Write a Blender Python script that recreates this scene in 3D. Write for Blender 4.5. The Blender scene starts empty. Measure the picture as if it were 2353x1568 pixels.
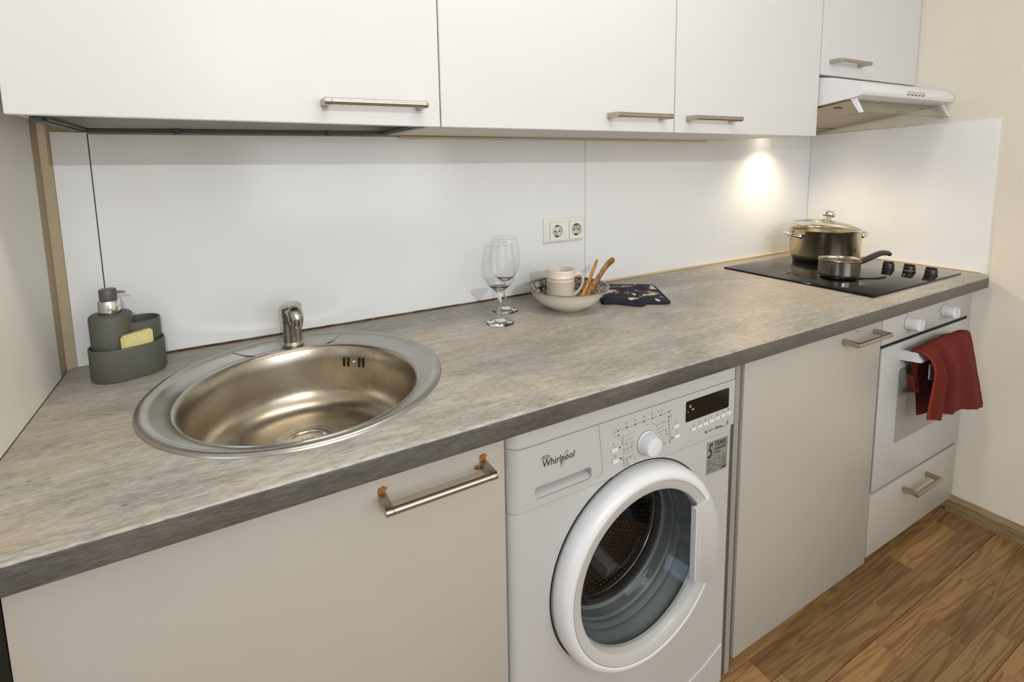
import bpy, bmesh, math, random
from mathutils import Vector, Matrix
random.seed(7)
PI = math.pi
C = bpy.context.scene.collection
S = bpy.context.scene

# ---------------------------------------------------------------- camera
cam = bpy.data.objects.new('camera', bpy.data.cameras.new('camera'))
C.objects.link(cam)
Rw = ((0.8795295, 0.4699985, 0.0743588), (-0.4754483, 0.8743753, 0.0970396), (-0.0194090, -0.1207029, 0.9924989))
right = Vector([r[0] for r in Rw]); fwd = Vector([r[1] for r in Rw]); up = Vector([r[2] for r in Rw])
m = Matrix.Identity(4)
for i in range(3):
    m[i][0], m[i][1], m[i][2] = right[i], up[i], -fwd[i]
m.translation = Vector((0.3207053, -1.3153995, 1.3090035))
cam.matrix_world = m
FOC = 1161.118
cam.data.sensor_width = 36.0
cam.data.sensor_fit = 'HORIZONTAL'
cam.data.lens = FOC / 2353 * 36.0
cam.data.shift_x = -(1140.007 - 1176.5) / 2353
cam.data.shift_y = (516.343 - 784) / 2353
cam.data.clip_start = 0.05
S.camera = cam

# ---------------------------------------------------------------- world, exposure, lights
w = bpy.data.worlds.new('world'); S.world = w; w.use_nodes = True
w.node_tree.nodes['Background'].inputs[0].default_value = (0.9, 0.95, 1.0, 1)
w.node_tree.nodes['Background'].inputs[1].default_value = 0.35
S.view_settings.view_transform = 'Standard'
S.view_settings.look = 'None'
S.view_settings.gamma = 1.0
S.view_settings.use_curve_mapping = False
S.view_settings.exposure = 0.0

def light(name, kind, loc, energy, col, size=0.1, rot=None, size_y=None, **kw):
    l = bpy.data.lights.new(name, kind); o = bpy.data.objects.new(name, l); C.objects.link(o)
    o.location = loc; l.energy = energy; l.color = col
    if kind == 'AREA':
        l.shape = 'RECTANGLE'; l.size = size; l.size_y = size_y or size
    else:
        l.shadow_soft_size = size
    if rot: o.rotation_euler = rot
    for k, v in kw.items(): setattr(l, k, v)
    return o
# lamp high at the rear of the room: crisp shadow of the wall cabinets on the splashback
light('room_lamp', 'POINT', (0.34, -3.05, 1.95), 70, (0.94, 0.975, 1.0), 0.012)
# ceiling lamp of the room
light('ceiling_lamp', 'AREA', (0.80, -0.80, 2.45), 12.0, (1.0, 0.91, 0.78), 1.1, None, 0.2)
# daylight from the window at the left rear of the room
light('window_daylight', 'AREA', (-1.9, -1.9, 1.45), 15, (0.60, 0.76, 1.0), 1.3, (0, -PI / 2, 0), 1.2)
# added fill light behind the camera, evens out the right side
light('rear_fill_light', 'AREA', (1.3, -3.05, 1.55), 23, (0.89, 0.95, 1.0), 1.6, (PI / 2, 0, 0), 1.3)

# ---------------------------------------------------------------- materials
def newmat(name):
    mt = bpy.data.materials.new(name); mt.use_nodes = True
    nt = mt.node_tree
    return mt, nt, nt.nodes['Principled BSDF']
def setp(b, **k):
    for n, v in k.items():
        n = n.replace('_', ' ')
        if n in b.inputs: b.inputs[n].default_value = v
def node(nt, t, **k):
    n = nt.nodes.new(t)
    for a, v in k.items():
        if a in n.inputs: n.inputs[a].default_value = v
        else: setattr(n, a, v)
    return n
def hx(r, g, b):
    f = lambda c: (c / 255 / 12.92) if c / 255 < 0.04045 else ((c / 255 + 0.055) / 1.055) ** 2.4
    return (f(r), f(g), f(b), 1)
def coords(nt, scale=(1, 1, 1), kind='Object'):
    tc = node(nt, 'ShaderNodeTexCoord'); mp = node(nt, 'ShaderNodeMapping')
    mp.inputs['Scale'].default_value = scale
    nt.links.new(tc.outputs[kind], mp.inputs['Vector'])
    return mp.outputs['Vector']
def ramp(nt, fac, stops):
    r = node(nt, 'ShaderNodeValToRGB')
    while len(r.color_ramp.elements) < len(stops): r.color_ramp.elements.new(0.5)
    for e, (p, c) in zip(r.color_ramp.elements, stops): e.position = p; e.color = c
    nt.links.new(fac, r.inputs['Fac'])
    return r.outputs['Color']
def noise(nt, vec, scale, detail=4, rough=0.55, dist=0.0):
    n = node(nt, 'ShaderNodeTexNoise'); n.inputs['Scale'].default_value = scale
    n.inputs['Detail'].default_value = detail; n.inputs['Roughness'].default_value = rough
    n.inputs['Distortion'].default_value = dist
    nt.links.new(vec, n.inputs['Vector'])
    return n.outputs['Fac']
def mix(nt, fac, a, b, mode='MIX'):
    n = node(nt, 'ShaderNodeMix'); n.data_type = 'RGBA'; n.blend_type = mode
    for s, v in ((n.inputs[0], fac), (n.inputs[6], a), (n.inputs[7], b)):
        if isinstance(v, (int, float, tuple)): s.default_value = v
        else: nt.links.new(v, s)
    return n.outputs[2]
def bump(nt, b, h, strength=0.2, dist=0.001):
    n = node(nt, 'ShaderNodeBump'); n.inputs['Strength'].default_value = strength
    n.inputs['Distance'].default_value = dist
    nt.links.new(h, n.inputs['Height']); nt.links.new(n.outputs[0], b.inputs['Normal'])
def plain(name, col, rough=0.5, metal=0.0, var=0.0, vscale=30, bmp=0.0, bscale=400, **k):
    mt, nt, b = newmat(name)
    setp(b, Base_Color=col, Roughness=rough, Metallic=metal, **k)
    if var:
        v = coords(nt)
        f = noise(nt, v, vscale)
        d = tuple(max(0, c * (1 - var)) for c in col[:3]) + (1,)
        u = tuple(min(1, c * (1 + var * 0.5)) for c in col[:3]) + (1,)
        nt.links.new(ramp(nt, f, [(0.3, d), (0.7, u)]), b.inputs['Base Color'])
    if bmp:
        v2 = coords(nt)
        bump(nt, b, noise(nt, v2, bscale, 2), bmp)
    return mt

M = {}
M['plaster'] = plain('cream_plaster', hx(222, 214, 200), 0.9, var=0.03, vscale=6, bmp=0.25, bscale=90)
M['plaster_tan'] = plain('tan_plaster', hx(182, 166, 138), 0.9, var=0.06, vscale=9, bmp=0.3, bscale=90)
M['ceiling'] = plain('ceiling_paint', hx(235, 233, 228), 0.9, var=0.02)
M['splash'] = plain('splashback_laminate', hx(232, 232, 232), 0.16, var=0.012, vscale=4, bmp=0.04, bscale=500)
M['panel'] = plain('white_board', hx(228, 224, 215), 0.45, var=0.02, vscale=4)
M['door_upper'] = plain('upper_door_laminate', hx(205, 205, 205), 0.36, var=0.01, vscale=5, bmp=0.05, bscale=260, Specular_IOR_Level=0.32)
M['door_lower'] = plain('lower_door_laminate', hx(178, 172, 161), 0.36, var=0.02, vscale=5, bmp=0.05, bscale=260)
M['carcass'] = plain('carcass_board', hx(224, 220, 210), 0.5, var=0.02)
M['socket'] = plain('socket_plastic', hx(236, 233, 224), 0.3, var=0.01)
M['appliance'] = plain('appliance_enamel', hx(186, 185, 182), 0.3, var=0.008, vscale=4, bmp=0.04, bscale=700)
M['white_plastic'] = plain('white_plastic', hx(218, 218, 220), 0.28, var=0.01)
M['grey_strip'] = plain('grey_edging', hx(150, 148, 140), 0.5, var=0.03)
M['black_gap'] = plain('black_recess', hx(16, 16, 15), 0.6, var=0.1)
M['black_plastic'] = plain('black_plastic', hx(20, 19, 19), 0.35, var=0.15, vscale=60)
M['dark_frame'] = plain('drainer_frame_plastic', hx(72, 76, 78), 0.4, var=0.05)
M['rubber'] = plain('door_gasket_rubber', hx(112, 117, 118), 0.5, var=0.08, vscale=20)
M['rubber_dark'] = plain('dark_gasket_rubber', hx(40, 42, 43), 0.45, var=0.08, vscale=20)
M['display'] = plain('display_glass', hx(12, 12, 12), 0.12, var=0.1)
M['ink'] = plain('printed_ink', hx(40, 40, 42), 0.5, var=0.05)
M['ink_soft'] = plain('pale_printed_ink', hx(130, 127, 120), 0.5, var=0.05)
M['ink_white'] = plain('white_printed_ink', hx(210, 210, 210), 0.5, var=0.02)
M['red_dot'] = plain('red_indicator', hx(120, 45, 30), 0.4, var=0.05)
M['silver_label'] = plain('silver_foil_label', hx(150, 150, 142), 0.42, metal=0.3, var=0.08, vscale=14)
M['chrome'] = plain('chrome', hx(225, 223, 220), 0.09, 1.0, var=0.03)
M['chrome_worn'] = plain('limescaled_chrome', hx(190, 187, 180), 0.2, 1.0, var=0.25, vscale=90, bmp=0.15, bscale=300)
M['handle'] = None
M['sealant'] = plain('cream_sealant', hx(208, 188, 148), 0.5, var=0.08, vscale=40)
M['old_sealant'] = plain('stained_joint', hx(96, 62, 30), 0.8, var=0.7, vscale=160)
M['rust'] = plain('orange_rust', hx(150, 96, 30), 0.8, var=0.4, vscale=250, bmp=0.5)
M['caddy'] = plain('olive_grey_silicone', hx(92, 92, 82), 0.55, var=0.04, vscale=60, bmp=0.12, bscale=1500)
M['pump_grey'] = plain('slate_grey_plastic', hx(88, 88, 86), 0.4, var=0.03)
M['sponge'] = plain('yellow_sponge', hx(226, 216, 150), 0.95, var=0.12, vscale=260, bmp=0.9, bscale=900)
M['scourer'] = plain('green_scourer', hx(70, 96, 44), 0.95, var=0.3, vscale=300, bmp=0.8, bscale=900)
M['mug'] = plain('cream_stoneware', hx(222, 208, 188), 0.3, var=0.02, bmp=0.04)
M['bowl_out'] = plain('cream_bowl_glaze', hx(218, 210, 192), 0.25, var=0.02)
M['navy'] = plain('navy_cotton', hx(28, 28, 44), 0.95, var=0.25, vscale=40, bmp=0.5, bscale=900)
M['lamp_glow'] = None

def metal_brushed(name, col, rough, sc, bs=0.12, dark=0.35):
    mt, nt, b = newmat(name)
    setp(b, Base_Color=col, Roughness=rough, Metallic=1.0)
    v = coords(nt, sc)
    f = noise(nt, v, 60, 5, 0.6)
    d = tuple(c * (1 - dark) for c in col[:3]) + (1,)
    nt.links.new(ramp(nt, f, [(0.3, d), (0.7, col)]), b.inputs['Base Color'])
    bump(nt, b, f, bs, 0.0006)
    return mt
M['handle'] = metal_brushed('brushed_nickel', hx(188, 180, 168), 0.27, (4, 40, 40), 0.05, 0.12)
M['steel_pot'] = metal_brushed('pot_steel', hx(214, 200, 172), 0.24, (2, 2, 9), 0.05, 0.28)
M['steel_pan'] = metal_brushed('pan_steel', hx(190, 182, 166), 0.2, (2, 2, 9), 0.05, 0.15)
def sink_mat(name, col, rough, stain, sc):
    mt, nt, b = newmat(name)
    setp(b, Metallic=1.0, Roughness=rough)
    v = coords(nt)
    f = noise(nt, v, 9, 4, 0.6, 0.6); g = noise(nt, v, 120, 4, 0.7)
    c1 = ramp(nt, f, [(0.35, stain), (0.62, col)])
    d = tuple(c * 0.86 for c in col[:3]) + (1,)
    c2 = mix(nt, 0.35, c1, ramp(nt, g, [(0.3, d), (0.7, col)]))
    nt.links.new(c2, b.inputs['Base Color'])
    rr = node(nt, 'ShaderNodeMapRange'); rr.inputs[3].default_value = rough - 0.06; rr.inputs[4].default_value = rough + 0.1
    nt.links.new(f, rr.inputs[0]); nt.links.new(rr.outputs[0], b.inputs['Roughness'])
    bump(nt, b, g, 0.05, 0.0006)
    return mt
M['sink_bowl'] = sink_mat('sink_bowl_steel', hx(190, 182, 168), 0.27, hx(158, 146, 128), 8)
M['sink_rim'] = sink_mat('sink_rim_steel', hx(186, 184, 178), 0.3, hx(158, 156, 150), 8)

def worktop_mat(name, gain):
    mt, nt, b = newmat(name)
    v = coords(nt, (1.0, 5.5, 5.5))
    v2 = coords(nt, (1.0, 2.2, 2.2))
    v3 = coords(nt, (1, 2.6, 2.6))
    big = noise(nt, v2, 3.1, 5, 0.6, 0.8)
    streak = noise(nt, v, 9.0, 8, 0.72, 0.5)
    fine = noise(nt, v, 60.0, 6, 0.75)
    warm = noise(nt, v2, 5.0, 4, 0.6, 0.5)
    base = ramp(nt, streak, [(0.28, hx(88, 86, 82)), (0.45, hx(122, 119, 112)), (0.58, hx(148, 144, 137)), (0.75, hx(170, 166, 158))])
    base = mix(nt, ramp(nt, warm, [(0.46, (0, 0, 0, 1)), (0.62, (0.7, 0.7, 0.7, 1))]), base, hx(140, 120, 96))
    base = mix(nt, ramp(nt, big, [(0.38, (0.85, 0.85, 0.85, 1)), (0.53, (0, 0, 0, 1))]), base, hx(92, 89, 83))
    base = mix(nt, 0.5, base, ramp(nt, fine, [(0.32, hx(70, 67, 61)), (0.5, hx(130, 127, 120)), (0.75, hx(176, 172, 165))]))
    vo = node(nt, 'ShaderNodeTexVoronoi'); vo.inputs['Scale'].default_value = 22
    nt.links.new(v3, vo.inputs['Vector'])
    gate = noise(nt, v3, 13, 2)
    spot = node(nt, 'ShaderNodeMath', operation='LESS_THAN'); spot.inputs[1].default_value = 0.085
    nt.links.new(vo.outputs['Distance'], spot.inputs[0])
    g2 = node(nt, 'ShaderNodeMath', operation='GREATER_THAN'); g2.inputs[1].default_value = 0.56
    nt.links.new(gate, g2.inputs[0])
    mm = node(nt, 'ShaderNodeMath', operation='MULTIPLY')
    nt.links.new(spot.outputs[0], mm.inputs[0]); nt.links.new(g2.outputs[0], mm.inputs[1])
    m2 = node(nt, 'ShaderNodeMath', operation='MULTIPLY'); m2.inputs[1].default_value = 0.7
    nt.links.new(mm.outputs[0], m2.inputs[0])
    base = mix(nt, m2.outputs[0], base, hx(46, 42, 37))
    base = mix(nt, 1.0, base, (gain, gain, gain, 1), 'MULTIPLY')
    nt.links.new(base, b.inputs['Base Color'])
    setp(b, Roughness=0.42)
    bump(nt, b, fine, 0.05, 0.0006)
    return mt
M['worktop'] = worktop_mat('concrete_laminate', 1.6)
M['worktop_edge'] = worktop_mat('shaded_concrete_laminate', 0.42)  # same laminate darkened: shade of the front edge put into the colour

def wood_mat(name, cols, sc=(1.6, 14, 14), rnd=True, rough=0.42):
    mt, nt, b = newmat(name)
    v = coords(nt, sc)
    if rnd:
        oi = node(nt, 'ShaderNodeObjectInfo')
        add = node(nt, 'ShaderNodeVectorMath', operation='ADD')
        sc2 = node(nt, 'ShaderNodeVectorMath', operation='SCALE'); sc2.inputs['Scale'].default_value = 37.0
        cb = node(nt, 'ShaderNodeCombineXYZ')
        for i in range(3): nt.links.new(oi.outputs['Random'], cb.inputs[i])
        nt.links.new(cb.outputs[0], sc2.inputs[0])
        nt.links.new(v, add.inputs[0]); nt.links.new(sc2.outputs[0], add.inputs[1])
        v = add.outputs[0]
    f = noise(nt, v, 2.2, 2, 0.45, 0.7)
    wv = node(nt, 'ShaderNodeMath', operation='MULTIPLY'); wv.inputs[1].default_value = 40.0
    nt.links.new(f, wv.inputs[0])
    sn = node(nt, 'ShaderNodeMath', operation='SINE'); nt.links.new(wv.outputs[0], sn.inputs[0])
    mr = node(nt, 'ShaderNodeMapRange'); mr.inputs[1].default_value = -1; nt.links.new(sn.outputs[0], mr.inputs[0])
    v_f = coords(nt, (sc[0] * 0.8, sc[1] * 3.0, sc[2] * 3.0))
    g = noise(nt, v_f, 9, 6, 0.7)
    c = ramp(nt, mr.outputs[0], [(0.0, cols[0]), (0.35, cols[1]), (1.0, cols[2])])
    c = mix(nt, 0.62, c, ramp(nt, g, [(0.3, cols[0]), (0.55, cols[1]), (0.8, cols[2])]))
    if rnd:
        tint = ramp(nt, oi.outputs['Random'], [(0.0, (0.62, 0.60, 0.58, 1)), (0.5, (0.86, 0.85, 0.84, 1)), (1.0, (1.12, 1.1, 1.06, 1))])
        c = mix(nt, 1.0, c, tint, 'MULTIPLY')
    nt.links.new(c, b.inputs['Base Color'])
    setp(b, Roughness=rough)
    bump(nt, b, g, 0.08, 0.0005)
    return mt
M['oak'] = wood_mat('oak_floor', (hx(98, 71, 41), hx(142, 107, 66), hx(172, 138, 95)), (0.8, 11, 11))
M['skirting'] = wood_mat('skirting_wood', (hx(96, 76, 50), hx(140, 118, 84), hx(170, 150, 114)), (30, 1.6, 30), False, 0.5)
M['spoon'] = wood_mat('spoon_wood', (hx(132, 82, 30), hx(184, 124, 58), hx(206, 150, 82)), (5, 5, 5), False, 0.5)
M['spoon_dark'] = wood_mat('dark_spoon_wood', (hx(96, 62, 26), hx(150, 104, 50), hx(186, 140, 82)), (5, 5, 5), False, 0.5)

def hob_mat():
    mt, nt, b = newmat('black_ceramic_glass')
    setp(b, Base_Color=(0.006, 0.006, 0.006, 1), Roughness=0.07, Specular_IOR_Level=0.22)
    v = coords(nt)
    f = noise(nt, v, 60, 5, 0.7)
    nt.links.new(ramp(nt, f, [(0.4, (0.005, 0.005, 0.005, 1)), (0.8, (0.02, 0.018, 0.016, 1))]), b.inputs['Base Color'])
    return mt
M['hob'] = hob_mat()
M['hob_print'] = plain('hob_ring_print', hx(110, 108, 104), 0.4, var=0.1)

def glass(name, ior=1.46, col=(1, 1, 1, 1), rough=0.0):
    mt, nt, b = newmat(name)
    setp(b, Base_Color=col, Roughness=rough, IOR=ior, Transmission_Weight=1.0)
    v = coords(nt); f = noise(nt, v, 5, 1)
    bump(nt, b, f, 0.02, 0.0005)
    return mt
def thin_glass(name, tint, refl_ior=1.5, rough=0.02):
    mt, nt, b = newmat(name)
    nt.nodes.remove(b)
    out = nt.nodes['Material Output']
    tr = node(nt, 'ShaderNodeBsdfTransparent'); tr.inputs[0].default_value = tint
    gl = node(nt, 'ShaderNodeBsdfGlossy'); gl.inputs['Roughness'].default_value = rough
    lw = node(nt, 'ShaderNodeLayerWeight'); lw.inputs[0].default_value = 0.5
    pw = node(nt, 'ShaderNodeMath', operation='POWER'); pw.inputs[1].default_value = 4.0
    nt.links.new(lw.outputs['Facing'], pw.inputs[0])
    fr = node(nt, 'ShaderNodeMapRange'); f0 = ((refl_ior - 1) / (refl_ior + 1)) ** 2
    fr.inputs[3].default_value = f0; fr.inputs[4].default_value = 0.85
    nt.links.new(pw.outputs[0], fr.inputs[0])
    mx = node(nt, 'ShaderNodeMixShader')
    nt.links.new(fr.outputs[0], mx.inputs[0]); nt.links.new(tr.outputs[0], mx.inputs[1]); nt.links.new(gl.outputs[0], mx.inputs[2])
    nt.links.new(mx.outputs[0], out.inputs[0])
    return mt
M['wine_glass'] = glass('clear_glass', 1.45)
M['thin_wine'] = thin_glass('thin_wine_glass', (0.975, 0.978, 0.975, 1), 1.5, 0.01)
M['visor'] = thin_glass('visor_glass', (0.86, 0.88, 0.85, 1))
M['visor_edge'] = plain('green_glass_edge', hx(92, 108, 98), 0.2, var=0.05)
M['lid_glass'] = thin_glass('lid_glass', (0.93, 0.91, 0.86, 1))
M['door_glass'] = thin_glass('porthole_glass', (0.84, 0.86, 0.86, 1), 1.4)

def oven_glass():
    mt, nt, b = newmat('oven_window_glass')
    v = coords(nt, (1, 1, 1))
    vo = node(nt, 'ShaderNodeTexVoronoi'); vo.inputs['Scale'].default_value = 420; vo.inputs['Randomness'].default_value = 0
    nt.links.new(v, vo.inputs['Vector'])
    nt.links.new(ramp(nt, vo.outputs['Distance'], [(0.25, hx(96, 96, 90)), (0.5, hx(140, 139, 131))]), b.inputs['Base Color'])
    setp(b, Roughness=0.12)
    return mt
M['oven_glass'] = oven_glass()

def bowl_in():
    mt, nt, b = newmat('blue_floral_glaze')
    v = coords(nt)
    vo = node(nt, 'ShaderNodeTexVoronoi'); vo.inputs['Scale'].default_value = 62
    nt.links.new(v, vo.inputs['Vector'])
    n = noise(nt, v, 150, 4, 0.8, 1.5)
    n2 = noise(nt, v, 26, 3, 0.6, 1.0)
    c = ramp(nt, n, [(0.47, hx(26, 30, 46)), (0.53, hx(216, 206, 188))])
    petals = ramp(nt, vo.outputs['Distance'], [(0.30, hx(222, 212, 194)), (0.42, hx(24, 28, 44))])
    c = mix(nt, ramp(nt, n2, [(0.46, (0, 0, 0, 1)), (0.54, (1, 1, 1, 1))]), c, petals)
    nt.links.new(c, b.inputs['Base Color']); setp(b, Roughness=0.12)
    return mt
M['bowl_in'] = bowl_in()
def rim_pattern():
    mt, nt, b = newmat('blue_rim_band')
    v = coords(nt)
    n = noise(nt, v, 330, 2, 0.5)
    nt.links.new(ramp(nt, n, [(0.42, hx(36, 44, 66)), (0.62, hx(130, 132, 136))]), b.inputs['Base Color']); setp(b, Roughness=0.15)
    return mt
M['bowl_rim'] = rim_pattern()
def mitt_mat():
    mt, nt, b = newmat('navy_print_cotton')
    v = coords(nt, (1, 1, 1))
    n = noise(nt, v, 17, 7, 0.62, 1.2)
    big = noise(nt, v, 10, 2, 0.5)
    c = ramp(nt, n, [(0.53, hx(28, 27, 42)), (0.56, hx(206, 192, 168))])
    c = mix(nt, ramp(nt, big, [(0.40, (1, 1, 1, 1)), (0.44, (0, 0, 0, 1))]), c, hx(26, 26, 42))
    nt.links.new(c, b.inputs['Base Color']); setp(b, Roughness=0.95)
    bump(nt, b, noise(nt, v, 900, 2), 0.5)
    return mt
M['mitt'] = mitt_mat()
def towel_mat():
    mt, nt, b = newmat('red_terry')
    v = coords(nt)
    n = noise(nt, v, 480, 3, 0.7)
    nt.links.new(ramp(nt, n, [(0.32, hx(62, 12, 4)), (0.52, hx(104, 23, 8)), (0.72, hx(142, 40, 14))]), b.inputs['Base Color'])
    setp(b, Roughness=1.0, Sheen_Weight=0.1, Sheen_Roughness=0.5)
    b.inputs['Sheen Tint'].default_value = hx(220, 80, 50)
    bump(nt, b, n, 1.0, 0.004)
    return mt
M['towel'] = towel_mat()
M['towel_hem'] = plain('red_hem', hx(138, 36, 14), 0.95, var=0.15, vscale=300, bmp=0.6, bscale=800)
def filter_mat():
    mt, nt, b = newmat('hood_filter_mesh')
    v = coords(nt, (1, 0.25, 1))
    wv = node(nt, 'ShaderNodeTexWave'); wv.inputs['Scale'].default_value = 90
    nt.links.new(v, wv.inputs['Vector'])
    nt.links.new(ramp(nt, wv.outputs['Fac'], [(0.2, hx(84, 70, 46)), (0.7, hx(216, 200, 166))]), b.inputs['Base Color'])
    setp(b, Roughness=0.4, Metallic=0.6)
    return mt
M['filter'] = filter_mat()
M['hood_steel'] = metal_brushed('hood_underside', hx(168, 158, 138), 0.42, (3, 30, 3), 0.05, 0.15)
def glow(name, col, s):
    mt, nt, b = newmat(name)
    setp(b, Base_Color=(1, 1, 1, 1)); b.inputs['Emission Color'].default_value = col; b.inputs['Emission Strength'].default_value = s
    return mt
M['lamp_glow'] = glow('lamp_glow', (1, 0.86, 0.62, 1), 8)
M['drum'] = plain('drum_steel', hx(58, 54, 48), 0.5, 0.6, var=0.2, vscale=20)

# ---------------------------------------------------------------- object helpers
W = {}
TINY = ('temperature_marks', 'guide_lines', 'printed_symbols', 'indicator_dots', 'printed_text', 'sticker_text', 'label_print', 'wire_rack', 'dotted_relief', 'scale_marks', 'display_symbols', 'logo_lettering')
def link(name, me, mat, parent=None, smooth=False, recenter=True, angle=40):
    vs = [v.co for v in me.vertices]
    if vs and recenter:
        o0 = Vector(((min(v.x for v in vs) + max(v.x for v in vs)) / 2, (min(v.y for v in vs) + max(v.y for v in vs)) / 2, min(v.z for v in vs)))
        me.transform(Matrix.Translation(-o0))
    else: o0 = Vector((0, 0, 0))
    o = bpy.data.objects.new(name, me)
    C.objects.link(o)
    mats = mat if isinstance(mat, (list, tuple)) else [mat]
    for x in mats: me.materials.append(x)
    if smooth:
        me.polygons.foreach_set('use_smooth', [True] * len(me.polygons))
        me.set_sharp_from_angle(angle=math.radians(angle))
    W[o] = o0
    if parent:
        o.parent = parent; o.location = o0 - W[parent]
        if name in TINY: o['kind'] = 'stuff'
    else: o.location = o0
    return o
def build(name, bm, mat, parent=None, smooth=False, angle=40):
    bmesh.ops.recalc_face_normals(bm, faces=bm.faces)
    me = bpy.data.meshes.new(name); bm.to_mesh(me); bm.free()
    return link(name, me, mat, parent, smooth, angle=angle)
def thing(name, label, cat, loc, group=None):
    o = bpy.data.objects.new(name, None); C.objects.link(o); o.location = loc
    o.empty_display_size = 0.05
    W[o] = Vector(loc); return tag(o, label, cat, group)
def tag(o, label, cat, group=None):
    o['label'] = label; o['category'] = cat
    if group: o['group'] = group
    return o
def structure(o): o['kind'] = 'structure'; return o
def new(): return bmesh.new()
def box(bm, x0, x1, y0, y1, z0, z1, bev=0.0, seg=2, mi=0):
    co = [(x, y, z) for x in (x0, x1) for y in (y0, y1) for z in (z0, z1)]
    v = [bm.verts.new(c) for c in co]
    F = [(0, 1, 3, 2), (4, 6, 7, 5), (0, 4, 5, 1), (2, 3, 7, 6), (0, 2, 6, 4), (1, 5, 7, 3)]
    fs = [bm.faces.new([v[i] for i in f]) for f in F]
    for f in fs: f.material_index = mi
    if bev:
        es = {e for f in fs for e in f.edges}
        bmesh.ops.bevel(bm, geom=list(es), offset=bev, segments=seg, affect='EDGES', profile=0.5, clamp_overlap=True)
    return v
def hexa(bm, p):
    """8 corners: bottom 4 (ccw) then top 4"""
    v = [bm.verts.new(c) for c in p]
    for f in [(3, 2, 1, 0), (4, 5, 6, 7), (0, 1, 5, 4), (1, 2, 6, 5), (2, 3, 7, 6), (3, 0, 4, 7)]:
        bm.faces.new([v[i] for i in f])
def prism(bm, pts, axis, a, b, bev=0.0, mi=0):
    """polygon pts in the two other axes, extruded along axis from a to b"""
    def P(p, t):
        if axis == 'x': return (t, p[0], p[1])
        if axis == 'y': return (p[0], t, p[1])
        return (p[0], p[1], t)
    A = [bm.verts.new(P(p, a)) for p in pts]; B = [bm.verts.new(P(p, b)) for p in pts]
    fs = [bm.faces.new(A), bm.faces.new(B[::-1])]
    n = len(pts)
    for i in range(n): fs.append(bm.faces.new((A[i], B[i], B[(i + 1) % n], A[(i + 1) % n])))
    for f in fs: f.material_index = mi
    if bev:
        es = list({e for f in fs[:2] for e in f.edges})
        bmesh.ops.bevel(bm, geom=es, offset=bev, segments=2, affect='EDGES', profile=0.5, clamp_overlap=True)
def lathe(bm, prof, c=(0, 0, 0), axis='z', n=48, a0=0, a1=2 * PI, mi=0, closed=False):
    full = abs(a1 - a0 - 2 * PI) < 1e-6
    cnt = n if full else n + 1
    rings = []
    for r, h in prof:
        if r < 1e-7:
            p = {'z': (0, 0, h), 'y': (0, h, 0), 'x': (h, 0, 0)}[axis]
            v = bm.verts.new((c[0] + p[0], c[1] + p[1], c[2] + p[2])); rings.append([v] * cnt); continue
        ring = []
        for i in range(cnt):
            t = a0 + (a1 - a0) * i / n
            u, w_ = r * math.cos(t), r * math.sin(t)
            p = {'z': (u, w_, h), 'y': (u, h, w_), 'x': (h, u, w_)}[axis]
            ring.append(bm.verts.new((c[0] + p[0], c[1] + p[1], c[2] + p[2])))
        rings.append(ring)
    segs = list(zip(rings, rings[1:])) + ([(rings[-1], rings[0])] if closed else [])
    for R0, R1 in segs:
        for i in range(n):
            j = (i + 1) % cnt
            vs = []
            for v in (R0[i], R0[j], R1[j], R1[i]):
                if v not in vs: vs.append(v)
            if len(vs) >= 3:
                try: f = bm.faces.new(vs); f.material_index = mi
                except ValueError: pass
def tube(bm, pts, r, n=12, cap=True, rx=None, flat=None):
    """tube through points; r number or list; flat=(axis_vector, ratio) squashes the section"""
    pts = [Vector(p) for p in pts]
    rs = r if isinstance(r, (list, tuple)) else [r] * len(pts)
    prev = None; rings = []
    for i, p in enumerate(pts):
        t = (pts[min(i + 1, len(pts) - 1)] - pts[max(i - 1, 0)]).normalized()
        if prev is None:
            a = Vector((0, 0, 1)) if abs(t.z) < 0.9 else Vector((0, 1, 0))
            u = t.cross(a).normalized()
        else: u = (prev - t * prev.dot(t)).normalized()
        prev = u; v = t.cross(u)
        ring = []
        for k in range(n):
            an = 2 * PI * k / n
            off = u * math.cos(an) * rs[i] + v * math.sin(an) * rs[i]
            if flat:
                ax = Vector(flat[0]).normalized(); off = off - ax * off.dot(ax) * (1 - flat[1])
            ring.append(bm.verts.new(p + off))
        rings.append(ring)
    for A, B in zip(rings, rings[1:]):
        for k in range(n): bm.faces.new((A[k], A[(k + 1) % n], B[(k + 1) % n], B[k]))
    if cap: bm.faces.new(rings[0][::-1]); bm.faces.new(rings[-1])
def smoothpath(pts, n=6):
    out = []; P = [Vector(p) for p in pts]
    for i in range(len(P) - 1):
        p0, p1, p2, p3 = P[max(i - 1, 0)], P[i], P[i + 1], P[min(i + 2, len(P) - 1)]
        for k in range(n):
            t = k / n
            out.append(0.5 * ((2 * p1) + (p2 - p0) * t + (2 * p0 - 5 * p1 + 4 * p2 - p3) * t * t + (3 * p1 - p0 - 3 * p2 + p3) * t ** 3))
    out.append(P[-1]); return out
def rrect(x0, x1, z0, z1, r, n=5):
    out = []
    for cx, cz, a in ((x1 - r, z1 - r, 0), (x0 + r, z1 - r, PI / 2), (x0 + r, z0 + r, PI), (x1 - r, z0 + r, 1.5 * PI)):
        for k in range(n + 1):
            t = a + PI / 2 * k / n; out.append((cx + r * math.cos(t), cz + r * math.sin(t)))
    return out
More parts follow.
